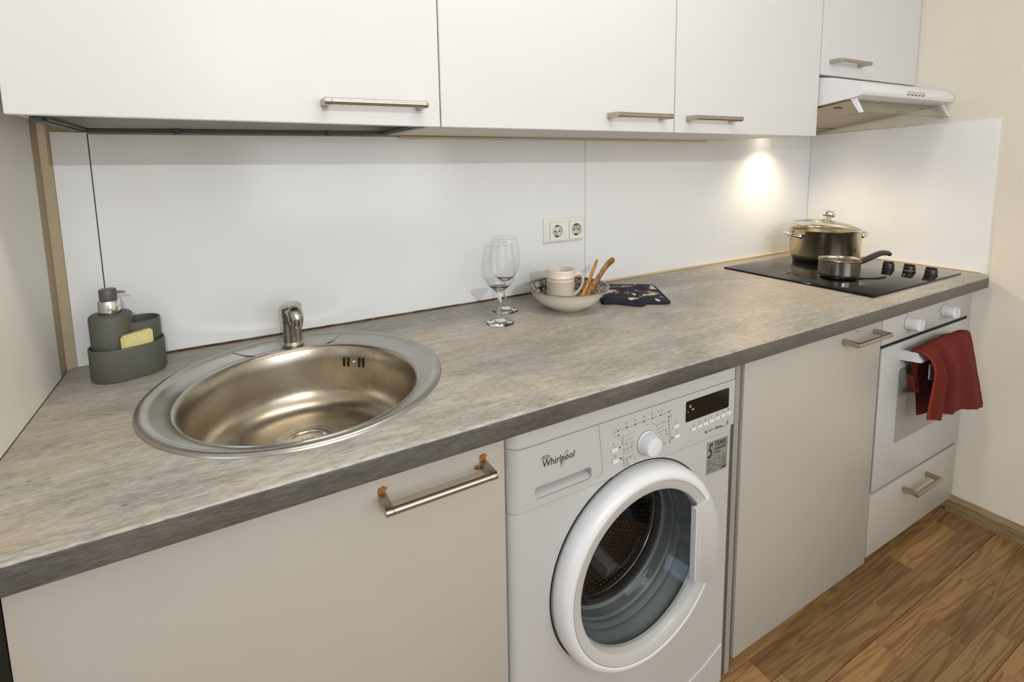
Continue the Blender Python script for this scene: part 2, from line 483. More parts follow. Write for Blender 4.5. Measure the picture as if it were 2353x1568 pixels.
def stadium(A, B, r, n=14):
    A = Vector(A); B = Vector(B); d = (B - A).normalized(); ang = math.atan2(d.y, d.x); out = []
    for k in range(n + 1):
        t = ang - PI / 2 + PI * k / n; out.append((B.x + r * math.cos(t), B.y + r * math.sin(t)))
    for k in range(n + 1):
        t = ang + PI / 2 + PI * k / n; out.append((A.x + r * math.cos(t), A.y + r * math.sin(t)))
    return out
def boolean(o, cutter, op='DIFFERENCE'):
    md = o.modifiers.new('cut', 'BOOLEAN'); md.object = cutter; md.operation = op; md.solver = 'EXACT'
    bpy.context.view_layer.update()
    dg = bpy.context.evaluated_depsgraph_get()
    me = bpy.data.meshes.new_from_object(o.evaluated_get(dg))
    o.modifiers.clear(); old = o.data; o.data = me; bpy.data.meshes.remove(old)
    cm = cutter.data; bpy.data.objects.remove(cutter); bpy.data.meshes.remove(cm)
def cutter(bm):
    bmesh.ops.recalc_face_normals(bm, faces=bm.faces)
    me = bpy.data.meshes.new('cut'); bm.to_mesh(me); bm.free()
    o = bpy.data.objects.new('cut', me); C.objects.link(o); return o
def text_into(bm, body, x, y, z, size, shear=0.0, wscale=1.0, align='LEFT', extrude=0.0003, rot=0.0, bold=0.0):
    """flat lettering facing -Y, lower-left at x, z"""
    cu = bpy.data.curves.new('t', 'FONT'); cu.body = body; cu.size = size; cu.shear = shear; cu.extrude = extrude
    cu.align_x = align; cu.resolution_u = 2; cu.offset = bold
    o = bpy.data.objects.new('t', cu); C.objects.link(o)
    bpy.context.view_layer.update()
    dg = bpy.context.evaluated_depsgraph_get()
    me = bpy.data.meshes.new_from_object(o.evaluated_get(dg))
    me.transform(Matrix.Translation((x, y, z)) @ Matrix.Rotation(rot, 4, 'Y') @ Matrix.Rotation(PI / 2, 4, 'X') @ Matrix.Diagonal((wscale, 1, 1, 1)))
    bm.from_mesh(me); bpy.data.meshes.remove(me); bpy.data.objects.remove(o); bpy.data.curves.remove(cu)
def line_into(bm, x0, z0, x1, z1, y, w_=0.0006, d=0.0003):
    a = Vector((x0, z0)); b = Vector((x1, z1)); n = (b - a).normalized(); q = Vector((-n.y, n.x)) * w_ / 2
    prism(bm, [tuple(a - q), tuple(b - q), tuple(b + q), tuple(a + q)], 'y', y - d, y + d)
def disc_into(bm, x, z, r, y, d=0.0004, n=14, rz=None):
    prism(bm, [(x + r * math.cos(2 * PI * k / n), z + (rz or r) * math.sin(2 * PI * k / n)) for k in range(n)], 'y', y - d, y + d)
def ring_into(bm, x, z, r, y, w_=0.0005, rz=None, rot=0, n=24, a0=0, a1=2 * PI):
    rz = rz or r; P = []
    for k in range(n + 1):
        t = a0 + (a1 - a0) * k / n; u, v = r * math.cos(t), rz * math.sin(t)
        P.append((x + u * math.cos(rot) - v * math.sin(rot), z + u * math.sin(rot) + v * math.cos(rot)))
    for p, q in zip(P, P[1:]): line_into(bm, p[0], p[1], q[0], q[1], y, w_)
def copy_tree(o, parent=None):
    c = o.copy(); C.objects.link(c)
    if parent: c.parent = parent
    for ch in list(o.children): copy_tree(ch, c)
    return c

ZW = 0.900      # worktop top
XR = 2.600      # face of the side splashback

# ================================================================ ROOM
def shell(name, x0, x1, y0, y1, z0, z1, mat):
    bm = new(); box(bm, x0, x1, y0, y1, z0, z1); return structure(build(name, bm, mat))
shell('wall_back', -2.1, 2.75, 0.004, 0.12, -0.02, 2.52, M['plaster_tan'])
shell('wall_right', XR + 0.006, 2.75, -3.2, 0.004, -0.02, 2.52, M['plaster'])
shell('ceiling', -2.1, 2.75, -3.2, 0.12, 2.52, 2.6, M['ceiling'])
# stub wall that closes the left end of the kitchen run
shell('wall_left', -0.11, 0.006, -0.62, 0.004, -0.02, 2.52, M['plaster_tan'])
# far left wall and rear wall with their window openings
bm = new()
box(bm, -2.1, -2.0, -3.2, 0.004, -0.02, 0.8); box(bm, -2.1, -2.0, -3.2, 0.004, 2.1, 2.52)
box(bm, -2.1, -2.0, -3.2, -2.6, 0.8, 2.1); box(bm, -2.1, -2.0, -1.2, 0.004, 0.8, 2.1)
structure(build('wall_side', bm, M['plaster']))
bm = new()
box(bm, -2.1, 2.75, -3.3, -3.2, -0.02, 0.7); box(bm, -2.1, 2.75, -3.3, -3.2, 2.3, 2.52)
box(bm, -2.1, 0.05, -3.3, -3.2, 0.7, 2.3); box(bm, 1.75, 2.75, -3.3, -3.2, 0.7, 2.3)
structure(build('wall_front', bm, M['plaster']))

# floor: slab plus individual three-strip parquet pieces
bm = new(); box(bm, -2.1, 2.75, -3.3, 0.12, -0.04, -0.0035)
floor = structure(build('floor', bm, M['oak']))
row_w = 0.0652; y_joint = -0.711
bmats = {}
rr = random.Random(11)
for k in range(-13, 12):
    y1 = y_joint - k * row_w; y0 = y1 - row_w
    if y0 < -1.5 or y1 > 0.02: continue
    x = 2.604 - rr.uniform(0.05, 0.42)
    xs = [2.604, x]
    while xs[-1] > 0.75: xs.append(xs[-1] - rr.choice([0.27, 0.34, 0.41, 0.48]) * rr.uniform(0.9, 1.1))
    joint_top = (k % 3 == 0); joint_bot = (k % 3 == 2)
    for xa, xb in zip(xs[1:], xs):
        bm = new()
        box(bm, xa + 0.0002, xb - 0.0002, y0 + (0.0011 if joint_bot else 0.0002), min(y1 - (0.0011 if joint_top else 0.0002), 0.0), -0.0034, 0.0, 0.0003, 1)
        o = build('floor_plank', bm, M['oak'], floor)

# skirting board along the right wall
bm = new()
prism(bm, [(XR + 0.006, 0.0), (XR - 0.012, 0.0), (XR - 0.012, 0.046), (XR - 0.006, 0.058), (XR + 0.006, 0.061)], 'y', -3.2, -0.57)
structure(build('baseboard_right', bm, M['skirting']))

# ================================================================ SPLASHBACK
def panel(name, x0, x1, y0, y1, z0, z1, mat, label, cat='panel', bev=0.0008):
    bm = new(); box(bm, x0, x1, y0, y1, z0, z1, bev, 1)
    return tag(build(name, bm, mat), label, cat)
panel('splashback_panel', 0.0252, 0.0842, -0.001, 0.004, ZW + 0.001, 1.388, M['splash'], 'narrow white splashback strip in the left corner behind the soap caddy')
panel('splashback_panel', 0.0860, 1.3598, -0.001, 0.004, ZW + 0.004, 1.384, M['splash'], 'long white splashback panel behind the sink and double socket')
panel('splashback_panel', 1.3612, XR - 0.0005, -0.001, 0.004, ZW + 0.004, 1.56, M['splash'], 'white splashback panel between the double socket and the hob corner')
bm = new()
hexa(bm, [(XR, -0.6149, ZW - 0.003), (XR + 0.006, -0.6149, ZW - 0.003), (XR + 0.006, -0.001, ZW - 0.003), (XR, -0.001, ZW - 0.003),
          (XR, -0.6129, 1.4254), (XR + 0.006, -0.6129, 1.4254), (XR + 0.006, -0.001, 1.402), (XR, -0.001, 1.402)])
tag(build('splashback_panel', bm, M['splash']), 'white splashback panel fixed to the right wall beside the hob', 'panel')
bm = new(); box(bm, 0.0843, 0.0859, 0.0004, 0.0038, ZW + 0.002, 1.384)
tag(build('panel_joint', bm, M['black_gap']), 'thin dark vertical joint between splashback panels above the soap dispenser', 'joint')
bm = new(); box(bm, 1.37, XR - 0.001, -0.009, -0.001, ZW, ZW + 0.006, 0.002)
box(bm, XR - 0.006, XR, -0.60, -0.009, ZW, ZW + 0.003, 0.001)
tag(build('sealant_bead', bm, M['sealant']), 'cream sealant bead along the back edge of the worktop by the hob', 'sealant')
bm = new()
rr = random.Random(3)
x = 0.1
while x < 1.36:
    l = rr.uniform(0.012, 0.03)
    box(bm, x, x + l, -0.0035 - rr.uniform(0, 0.0018), 0.0, ZW - 0.0002, ZW + rr.uniform(0.0015, 0.0036)); x += l
tag(build('joint_strip', bm, M['old_sealant']), 'brown stained crumbling joint between worktop and splashback behind the sink', 'joint')
bm = new(); box(bm, 0.0062, 0.0106, -0.60, -0.0581, ZW + 0.001, 2.40, 0.0006, 1)
tag(build('side_panel', bm, M['panel']), 'tall pale board lining the left end wall above the worktop', 'panel')

# ================================================================ WORKTOP
bm = new()
out = [(0.0075, -0.6388), (2.553, -0.6388), (2.568, -0.634), (2.585, -0.617), (2.598, -0.600), (2.5985, 0.0), (0.0165, 0.0), (0.0075, -0.020)]
prism(bm, out, 'z', ZW - 0.038, ZW)
es = [e for e in bm.edges if all(abs(v.co.z - ZW) < 1e-6 for v in e.verts) and min(v.co.y for v in e.verts) < -0.59]
bmesh.ops.bevel(bm, geom=es, offset=0.006, segments=4, affect='EDGES', profile=0.5)
es = [e for e in bm.edges if all(abs(v.co.z - ZW + 0.038) < 1e-6 for v in e.verts) and min(v.co.y for v in e.verts) < -0.59]
bmesh.ops.bevel(bm, geom=es, offset=0.002, segments=2, affect='EDGES', profile=0.5)
worktop = build('worktop', bm, M['worktop'], smooth=True, angle=30)
SX, SY, SR = 0.4288, -0.3054, 0.2693
cb = new(); lathe(cb, [(0, ZW - 0.08), (0.245, ZW - 0.08), (0.245, ZW + 0.05), (0, ZW + 0.05)], (SX, SY, 0), n=64)
boolean(worktop, cutter(cb))
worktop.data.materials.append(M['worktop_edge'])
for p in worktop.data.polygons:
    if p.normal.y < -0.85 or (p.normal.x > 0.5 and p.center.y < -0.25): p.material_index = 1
tag(worktop, 'long grey concrete-look laminate worktop running wall to wall', 'worktop')

# ================================================================ SINK
sink = thing('kitchen_sink', 'round stainless steel inset sink with a tap ledge at the back', 'sink', (SX, SY, ZW))
BX, BY, BR = 0.4287, -0.3436, 0.2073
def blend_rings(bm, rings, n=96, mi=0):
    """rings: (cx, cy, r, z)"""
    prev = None
    for cx, cy, r, z in rings:
        ring = [bm.verts.new((cx + r * math.cos(2 * PI * k / n), cy + r * math.sin(2 * PI * k / n), z)) for k in range(n)]
        if prev:
            for k in range(n): bm.faces.new((prev[k], prev[(k + 1) % n], ring[(k + 1) % n], ring[k])).material_index = mi
        prev = ring
    return prev
def lerp(a, b, t): return a + (b - a) * t
bm = new()
R = [(SX, SY, SR, ZW + 0.0002), (SX, SY, SR - 0.0006, ZW + 0.0028), (SX, SY, SR - 0.004, ZW + 0.0052), (SX, SY, SR - 0.009, ZW + 0.0060), (SX, SY, SR - 0.0125, ZW + 0.0052),
     (SX, SY, SR - 0.017, ZW + 0.0022)]
for t, z in ((0.10, 0.0018), (0.5, 0.0018), (0.82, 0.0020), (0.90, 0.0040), (0.95, 0.0044), (1.0, 0.0034)):
    R.append((SX, lerp(SY, BY, t), lerp(SR - 0.020, BR + 0.003, t), ZW + z))
blend_rings(bm, R)
build('sink_rim', bm, M['sink_rim'], sink, True, 60)
bm = new()
rb = [(BX, BY, BR + 0.003, ZW + 0.0034), (BX, BY, BR, ZW + 0.001), (BX, BY, BR - 0.003, ZW - 0.004), (BX, BY, BR - 0.006, ZW - 0.03), (BX, BY, BR - 0.010, ZW - 0.080)]
for a in range(1, 8):
    t = a / 7 * PI / 2
    rb.append((BX, BY, BR - 0.010 - 0.055 * (1 - math.cos(t)), ZW - 0.080 - 0.055 * math.sin(t)))
rb += [(BX, BY, 0.09, ZW - 0.1385), (BX, BY, 0.03, ZW - 0.1400), (BX, BY, 0.001, ZW - 0.1400)]
blend_rings(bm, rb)
bowlo = build('sink_bowl', bm, M['sink_bowl'], sink, True, 70)
bm = new()
lathe(bm, [(0.066, -0.001), (0.064, 0.0022), (0.058, 0.0026), (0.054, 0.0006), (0.046, 0.0006), (0.042, 0.0030), (0.036, 0.0030), (0.034, 0.001), (0.028, 0.003), (0.012, 0.0035), (0.009, 0.007), (0, 0.008)], (BX + 0.004, BY + 0.054, ZW - 0.1380), n=48)
build('drain_strainer', bm, M['chrome_worn'], sink, True)
# raised tap ledge outline pressed into the rim
for sg in (-1, 1):
    bm = new()
    led = smoothpath([(SX + sg * 0.118, SY + 0.2270, ZW + 0.0026), (SX + sg * 0.110, SY + 0.2130, ZW + 0.0022), (SX + sg * 0.094, SY + 0.1900, ZW + 0.0024), (SX + sg * 0.074, SY + 0.1735, ZW + 0.0030), (SX + sg * 0.050, SY + 0.1690, ZW + 0.0034), (SX + sg * 0.012, SY + 0.1735, ZW + 0.0034)], 6)
    tube(bm, led, 0.0018, 8, flat=((0, 0, 1), 0.6))
    build('pressed_ridge', bm, M['sink_rim'], sink, True)
# overflow slots on the bowl wall (back right)
ang = math.atan2(-0.170 - BY, 0.566 - BX)
for i, da in enumerate((-0.115, -0.066, 0.066, 0.115)):
    a = ang + da; bm = new()
    r_ = BR - 0.0068
    c = Vector((BX + r_ * math.cos(a), BY + r_ * math.sin(a), ZW - 0.034)); t = Vector((-math.sin(a), math.cos(a), 0)); nrm = Vector((-math.cos(a), -math.sin(a), 0))
    ring = []
    for k in range(12):
        th = 2 * PI * k / 12; u = 0.0028 * math.cos(th); v = (0.0085 if math.sin(th) > 0 else -0.0085) + 0.0028 * math.sin(th)
        ring.append(c + t * u + Vector((0, 0, v)))
    A = [bm.verts.new(p + nrm * 0.0012) for p in ring]; B = [bm.verts.new(p - nrm * 0.003) for p in ring]
    bm.faces.new(A); bm.faces.new(B[::-1])
    for k in range(12): bm.faces.new((A[k], B[k], B[(k + 1) % 12], A[(k + 1) % 12]))
    build('overflow_slot', bm, M['black_gap'], sink)
bm = new(); a = ang; r_ = BR - 0.008
bmesh.ops.create_uvsphere(bm, u_segments=14, v_segments=8, radius=0.0042, matrix=Matrix.Translation((BX + r_ * math.cos(a), BY + r_ * math.sin(a), ZW - 0.034)))
build('overflow_screw', bm, M['chrome'], sink, True)

# faucet
FX, FY = 0.4362, -0.1023
fau = thing('faucet', 'short chrome mixer tap standing at the back of the round sink', 'faucet', (FX, FY, ZW + 0.004))
bm = new()
lathe(bm, [(0.0235, 0.0), (0.0245, 0.003), (0.0235, 0.006), (0.0215, 0.008), (0.0212, 0.010), (0.0205, 0.05), (0.0208, 0.066), (0.0215, 0.067), (0.0218, 0.071)], (FX, FY, ZW + 0.004), n=32)
build('faucet_body', bm, M['chrome_worn'], fau, True)
bm = new()
lathe(bm, [(0.0205, 0.070), (0.0222, 0.072), (0.0228, 0.085), (0.0215, 0.092), (0.016, 0.0955), (0, 0.097)], (FX, FY, ZW + 0.004), n=32)
build('faucet_cap', bm, M['chrome_worn'], fau, True)
bm = new()   # stubby spout that points at the bowl
dx, dy = 0.22, -0.975
sp = [(FX + dx * t, FY + dy * t, ZW + z) for t, z in ((-0.004, 0.082), (0.012, 0.085), (0.024, 0.083), (0.031, 0.075), (0.032, 0.066))]
tube(bm, smoothpath(sp, 4), [0.0175] * 8 + [0.0172 - 0.0003 * i for i in range(9)], 20)
build('spout', bm, M['chrome_worn'], fau, True)
bm = new(); lathe(bm, [(0.0, 0.0), (0.0120, 0.0), (0.0126, 0.002), (0.0126, 0.006), (0.0142, 0.0065), (0.0146, 0.014), (0.013, 0.0150)], (FX + dx * 0.0325, FY + dy * 0.0325, ZW + 0.0530), n=28)
build('aerator', bm, M['chrome'], fau, True)
bm = new()   # flat lever cap tilted towards the bowl
lathe(bm, [(0, -0.002), (0.0205, -0.002), (0.0222, 0.0), (0.0222, 0.003), (0.0195, 0.0055), (0.010, 0.0068), (0, 0.007)], (0, 0, 0), n=32)
bmesh.ops.transform(bm, matrix=Matrix.Translation((FX + 0.001, FY - 0.004, ZW + 0.0940)) @ Matrix.Rotation(math.radians(7), 4, 'X') @ Matrix.Diagonal((1.0, 1.12, 1, 1)), verts=bm.verts)
build('lever', bm, M['chrome_worn'], fau, True)

# ================================================================ HANDLES
def bar_handle(parent, xa, xb, yd, z, proj=0.035, r=0.0065, rust=False):
    """bar handle on a door face at y=yd, from xa to xb (bar), posts at its ends"""
    bm = new()
    yb = yd - proj
    # posts: flat plates whose nose wraps the bar
    for x0 in (xa, xb - 0.0125):
        pts = [(yd + 0.001, z + r), (yb, z + r)]
        for k in range(1, 8):
            t = PI / 2 + PI * k / 8; pts.append((yb + r * math.cos(t), z + r * math.sin(t)))
        pts += [(yb, z - r), (yd + 0.001, z - r)]
        prism(bm, pts, 'x', x0, x0 + 0.0125, 0.0004)
    lathe(bm, [(0, xa + 0.0128), (r - 0.0003, xa + 0.0128), (r - 0.0003, xb - 0.0128), (0, xb - 0.0128)], (0, yb, z), 'x', 24)
    o = build('handle', bm, M['handle'], parent, True, 35)
    o['label'] = 'brushed nickel bar handle'
    return o

# ================================================================ UPPER CABINETS
def yu(x): return -0.342 - 0.0102 * (x - 0.05)
def zu(x):
    P = [(0.05, 1.3918), (0.718, 1.3839), (1.3717, 1.3794), (2.0, 1.3749), (2.7, 1.370)]
    for (a, za), (b, zb) in zip(P, P[1:]):
        if x <= b: return za + (zb - za) * (x - a) / (b - a)
    return 1.37
ZT = 2.10
def upper_cab(xa, xb, label, hx0, hx1, hz, z0=None, t=0.018, drain=False):
    za, zb = (zu(xa), zu(xb)) if z0 is None else (z0, z0 - 0.0035)
    cab = thing('wall_cabinet', label, 'cabinet', ((xa + xb) / 2, -0.17, za))
    ya, yb = yu(xa), yu(xb)
    bm = new(); g = 0.0012; f = 0.0025
    def slab(x0, x1, y0, y1, zlo0, zlo1, zhi):
        hexa(bm, [(x0, y0, zlo0), (x1, y0, zlo1), (x1, y1, zlo1), (x0, y1, zlo0), (x0, y0, zhi), (x1, y0, zhi), (x1, y1, zhi), (x0, y1, zhi)])
    yf = max(ya, yb) + t + 0.001
    slab(xa + g, xa + 0.018, yf, -0.003, za + f, za + f, ZT)
    slab(xb - 0.018, xb - g, yf, -0.003, zb + f, zb + f, ZT)
    if drain:   # bottom board with the drainer opening
        slab(xa + 0.018, xb - 0.018, yf, -0.31, za + f, zb + f, za + 0.02)
        slab(xa + 0.018, xb - 0.018, -0.062, -0.003, za + f, zb + f, za + 0.02)
    else:
        slab(xa + 0.018, xb - 0.018, yf, -0.003, za + f, zb + f, za + 0.022)
    slab(xa + 0.018, xb - 0.018, yf, -0.003, ZT - 0.018, ZT - 0.018, ZT)
    slab(xa + 0.018, xb - 0.018, -0.010, -0.003, za + 0.02, za + 0.02, ZT - 0.018)
    build('carcass', bm, M['carcass'], cab)
    bm = new()
    hexa(bm, [(xa + g, ya, za), (xb - g, yb, zb), (xb - g, yb + t, zb), (xa + g, ya + t, za),
              (xa + g, ya, ZT), (xb - g, yb, ZT), (xb - g, yb + t, ZT), (xa + g, ya + t, ZT)])
    bmesh.ops.bevel(bm, geom=list(bm.edges), offset=0.0012, segments=2, affect='EDGES')
    d = build('door', bm, M['door_upper'], cab, True, 30)
    bar_handle(d, hx0, hx1, yu((hx0 + hx1) / 2), hz)
    return cab
c1 = upper_cab(0.0535, 0.718, 'large white wall cabinet above the sink with the dish drainer underneath', 0.4872, 0.6781, 1.4230, drain=True)
c2 = upper_cab(0.718, 1.3717, 'white wall cabinet above the wine glasses and double socket', 1.1469, 1.328, 1.4172)
c3 = upper_cab(1.3717, 2.0015, 'white wall cabinet left of the cooker hood', 1.4132, 1.5932, 1.4166)
c4 = upper_cab(2.0025, 2.604, 'short white wall cabinet directly above the cooker hood', 2.05, 2.222, 1.609, z0=1.5672)

# drainer frame under the first cabinet
dr = thing('dish_drainer_frame', 'dark grey dish drainer frame set into the underside of the cabinet above the sink', 'drainer', (0.4, -0.19, 1.380))
bm = new()
zb_ = 1.3835
for (a, b) in (((0.086, -0.068), (0.686, -0.068)), ((0.690, -0.068), (0.690, -0.312)), ((0.082, -0.068), (0.082, -0.312))):
    if a[1] == b[1]:
        box(bm, a[0] - 0.008, b[0] + 0.008, a[1] - 0.004, a[1] + 0.004, zb_, 1.392, 0.001, 1)
        box(bm, a[0], b[0], a[1] - 0.007, a[1] - 0.004, zb_ + 0.004, zb_ + 0.007)
    else:
        box(bm, a[0] - 0.008, a[0] + 0.008, b[1], a[1], zb_ + 0.001, 1.392, 0.001, 1)
        s = 1 if a[0] < 0.4 else -1
        box(bm, a[0] + s * 0.012, a[0] + s * 0.018, b[1], a[1], zb_ + 0.003, 1.392)
build('frame', bm, M['dark_frame'], dr)
for x in (0.246, 0.549):
    bm = new(); box(bm, x - 0.0065, x + 0.0065, -0.082, -0.062, zb_ - 0.003, zb_ + 0.009, 0.001, 1); build('clip', bm, M['dark_frame'], dr)
# flat cable cover below cabinets 2 and 3
bm = new(); hexa(bm, [(0.74, -0.012, 1.379), (1.92, -0.012, 1.3725), (1.92, -0.003, 1.3725), (0.74, -0.003, 1.379), (0.74, -0.012, 1.3845), (1.92, -0.012, 1.378), (1.92, -0.003, 1.378), (0.74, -0.003, 1.3845)])
tag(build('cable_cover', bm, M['sealant']), 'thin tan strip along the wall under the wall cabinets', 'trim')

# ================================================================ COOKER HOOD
hood = thing('cooker_hood', 'slim white cooker hood with rounded front and glass visor', 'cooker hood', (2.3, -0.25, 1.41))
HX0, HX1 = 2.010, 2.602
prof = [(-0.004, 1.560), (-0.356, 1.5585), (-0.400, 1.5515), (-0.435, 1.5420), (-0.458, 1.5345), (-0.4715, 1.5270), (-0.4805, 1.5170), (-0.4840, 1.5070), (-0.4840, 1.4985),
        (-0.4800, 1.4915), (-0.4700, 1.4868), (-0.456, 1.4838), (-0.446, 1.4828), (-0.352, 1.4690), (-0.352, 1.4715), (-0.004, 1.4155)]
bm = new(); prism(bm, prof, 'x', HX0, HX1)
body = build('hood_body', bm, M['white_plastic'], hood, True, 35)
# underside plate, sloping down towards the wall
def under(y): return 1.469 + (y + 0.352) * (-0.0575 / 0.35) if y > -0.352 else 1.469 + (-0.352 - y) * 0.154
bm = new()
def uplate(x0, x1, y0, y1, dz0=0.0, th=0.002):
    hexa(bm, [(x0, y0, under(y0) - dz0 - th), (x1, y0, under(y0) - dz0 - th), (x1, y1, under(y1) - dz0 - th), (x0, y1, under(y1) - dz0 - th),
              (x0, y0, under(y0) - dz0), (x1, y0, under(y0) - dz0), (x1, y1, under(y1) - dz0), (x0, y1, under(y1) - dz0)])
uplate(HX0 + 0.004, HX1 - 0.004, -0.438, -0.10, 0.0)
uplate(HX0 + 0.004, HX1 - 0.004, -0.10, -0.006, 0.0, 0.004)
build('underside_plate', bm, M['hood_steel'], hood)
for xa, xb in ((HX0 + 0.012, 2.300), (2.306, HX1 - 0.012)):
    bm = new(); uplate(xa, xb, -0.434, -0.125, 0.002, 0.003)
    build('grease_filter', bm, M['filter'], hood)
for xc in (2.10, 2.50):
    bm = new(); box(bm, xc - 0.018, xc + 0.018, -0.375, -0.365, under(-0.37) - 0.008, under(-0.37) - 0.004); build('filter_latch', bm, M['dark_frame'], hood)
for x0, x1 in ((2.016, 2.028), (2.582, 2.592)):
    bm = new()
    hexa(bm, [(x0, -0.482, 1.4400), (x1, -0.482, 1.4400), (x1, -0.474, 1.4385), (x0, -0.474, 1.4385),
              (x0, -0.462, 1.4835), (x1, -0.462, 1.4835), (x1, -0.448, 1.4825), (x0, -0.448, 1.4825)])
    build('visor_arm', bm, M['white_plastic'], hood)
bm = new()
hexa(bm, [(2.028, -0.4815, 1.4405), (2.582, -0.4815, 1.4405), (2.582, -0.4795, 1.4395), (2.028, -0.4795, 1.4395),
          (2.028, -0.4575, 1.4815), (2.582, -0.4575, 1.4815), (2.582, -0.4555, 1.4812), (2.028, -0.4555, 1.4812)])
vis = build('visor_glass', bm, M['visor'], hood)
bm = new(); box(bm, 2.028, 2.582, -0.4822, -0.4795, 1.4384, 1.4402); build('visor_edge', bm, M['visor_edge'], hood)
for k in range(5):
    x = 2.281 + k * 0.0245
    bm = new(); lathe(bm, [(0, 0), (0.0074, 0), (0.0074, -0.003), (0.006, -0.0055), (0, -0.006)], (x, -0.4830, 1.5060), 'y', 18)
    build('hood_button', bm, M['chrome'], hood, True)
bm = new(); lathe(bm, [(0, -0.006), (0.028, -0.006), (0.032, 0.0)], (2.25, -0.060, under(-0.06) - 0.004), 'z', 28)
build('hood_lamp', bm, M['lamp_glow'], hood, True)
sp_ = light('hood_lamp_light', 'SPOT', (2.25, -0.095, under(-0.095) - 0.014), 14.0, (1.0, 0.80, 0.54), 0.02, (math.radians(-14), 0, 0), spot_size=math.radians(140), spot_blend=1.0)

# ================================================================ DOUBLE SOCKET
so = thing('double_socket', 'white double wall socket above the patterned bowl', 'socket', (1.27, -0.002, 1.0528))
bm = new()
x0, x1, z0, z1 = 1.1938, 1.3458, 1.0528, 1.1338
o_ = rrect(x0, x1, z0, z1, 0.004); i_ = rrect(x0 + 0.008, x1 - 0.008, z0 + 0.008, z1 - 0.008, 0.003)
A = [bm.verts.new((p[0], -0.001, p[1])) for p in o_]; A2 = [bm.verts.new((p[0], -0.005, p[1])) for p in o_]; B = [bm.verts.new((p[0], -0.0105, p[1])) for p in i_]
n = len(A)
for k in range(n):
    j = (k + 1) % n; bm.faces.new((A[k], A[j], A2[j], A2[k])); bm.faces.new((A2[k], A2[j], B[j], B[k]))
bm.faces.new(B); bm.faces.new(A[::-1])
build('socket_frame', bm, M['socket'], so, True, 25)
for cx in (1.2415, 1.3160):
    cz = 1.0915
    bm = new()
    outer = rrect(cx - 0.0285, cx + 0.0285, cz - 0.0275, cz + 0.0275, 0.0015, 2)
    # square insert with a round well
    N = 32; well = [(cx + 0.0195 * math.cos(2 * PI * k / N), cz + 0.0195 * math.sin(2 * PI * k / N)) for k in range(N)]
    sq = []
    for k in range(N):
        t = 2 * PI * k / N; c_, s_ = math.cos(t), math.sin(t); q = 0.0280 / max(abs(c_), abs(s_)); sq.append((cx + q * c_, cz + q * s_))
    V0 = [bm.verts.new((p[0], -0.0108, p[1])) for p in sq]; V1 = [bm.verts.new((p[0], -0.0122, p[1])) for p in sq]
    V2 = [bm.verts.new((p[0], -0.0122, p[1])) for p in well]; V3 = [bm.verts.new((p[0], -0.0018, p[1])) for p in well]
    for k in range(N):
        j = (k + 1) % N
        for a_, b_ in ((V0, V1), (V1, V2), (V2, V3)): bm.faces.new((a_[k], a_[j], b_[j], b_[k]))
    bm.faces.new(V3)
    ins = build('socket_insert', bm, M['socket'], so, True, 30)
    bm = new(); ring_into(bm, cx, cz, 0.0196, -0.0123, 0.0005, n=28)
    for a_, b_ in (((cx - .0285, cz - .0280), (cx + .0285, cz - .0280)), ((cx + .0285, cz - .0280), (cx + .0285, cz + .0280)), ((cx + .0285, cz + .028), (cx - .0285, cz + .028)), ((cx - .0285, cz + .028), (cx - .0285, cz - .028))):
        line_into(bm, a_[0], a_[1], b_[0], b_[1], -0.0109, 0.0007)
    build('insert_seam', bm, M['ink_soft'], ins)
    for s in (-1, 1):
        bm = new(); disc_into(bm, cx + s * 0.0085 - 0.001, cz, 0.0026, -0.0128, 0.0006); 
        build('pin_hole', bm, M['black_gap'], ins)
    for s in (-1, 1):
        bm = new(); box(bm, cx - 0.005, cx + 0.005, -0.0118, -0.006, cz + s * 0.0165 - 0.0018, cz + s * 0.0165 + 0.0018, 0.0006, 1)
        build('earth_clip', bm, M['black_gap'], ins)
# the well must be open in the frame as well
for ch in so.children:
    if ch.name.startswith('socket_frame'):
        for cx in (1.2415, 1.3160):
            cb = new(); box(cb, cx - 0.028, cx + 0.028, -0.02, -0.0018, 1.0635, 1.1195)
            cc = cutter(cb); boolean(ch, cc)

# ================================================================ BASE UNITS
YD = -0.5801
def front(bm, xa, xb, z0, z1, t=0.018, bev=0.0012, y=YD): box(bm, xa, xb, y, y + t, z0, z1, bev, 2)
# black box added as the shade of the gap left of the sink unit
bm = new(); box(bm, 0.0075, 0.0575, -0.572, -0.02, 0.0, 0.86); tag(build('gap_shade_strip', bm, M['black_gap']), 'black recessed strip standing for the shaded gap left of the sink cabinet', 'gap shade')
cab = thing('base_cabinet', 'wide cream base cabinet under the sink with a rust-marked handle', 'cabinet', (0.39, -0.3, 0.0))
bm = new()
box(bm, 0.0615, 0.079, YD + 0.02, -0.02, 0.10, 0.860); box(bm, 0.705, 0.7225, YD + 0.02, -0.02, 0.10, 0.860)
box(bm, 0.079, 0.705, YD + 0.02, -0.02, 0.10, 0.118); box(bm, 0.079, 0.705, -0.028, -0.02, 0.118, 0.860)
box(bm, 0.079, 0.705, -0.52, -0.505, 0.0, 0.10)
build('carcass', bm, M['carcass'], cab)
bm = new(); front(bm, 0.0611, 0.7235, 0.045, 0.858)
d = build('door', bm, M['door_lower'], cab, True, 30)
bar_handle(d, 0.4975, 0.6865, YD, 0.7935, 0.0400)
rr = random.Random(5)
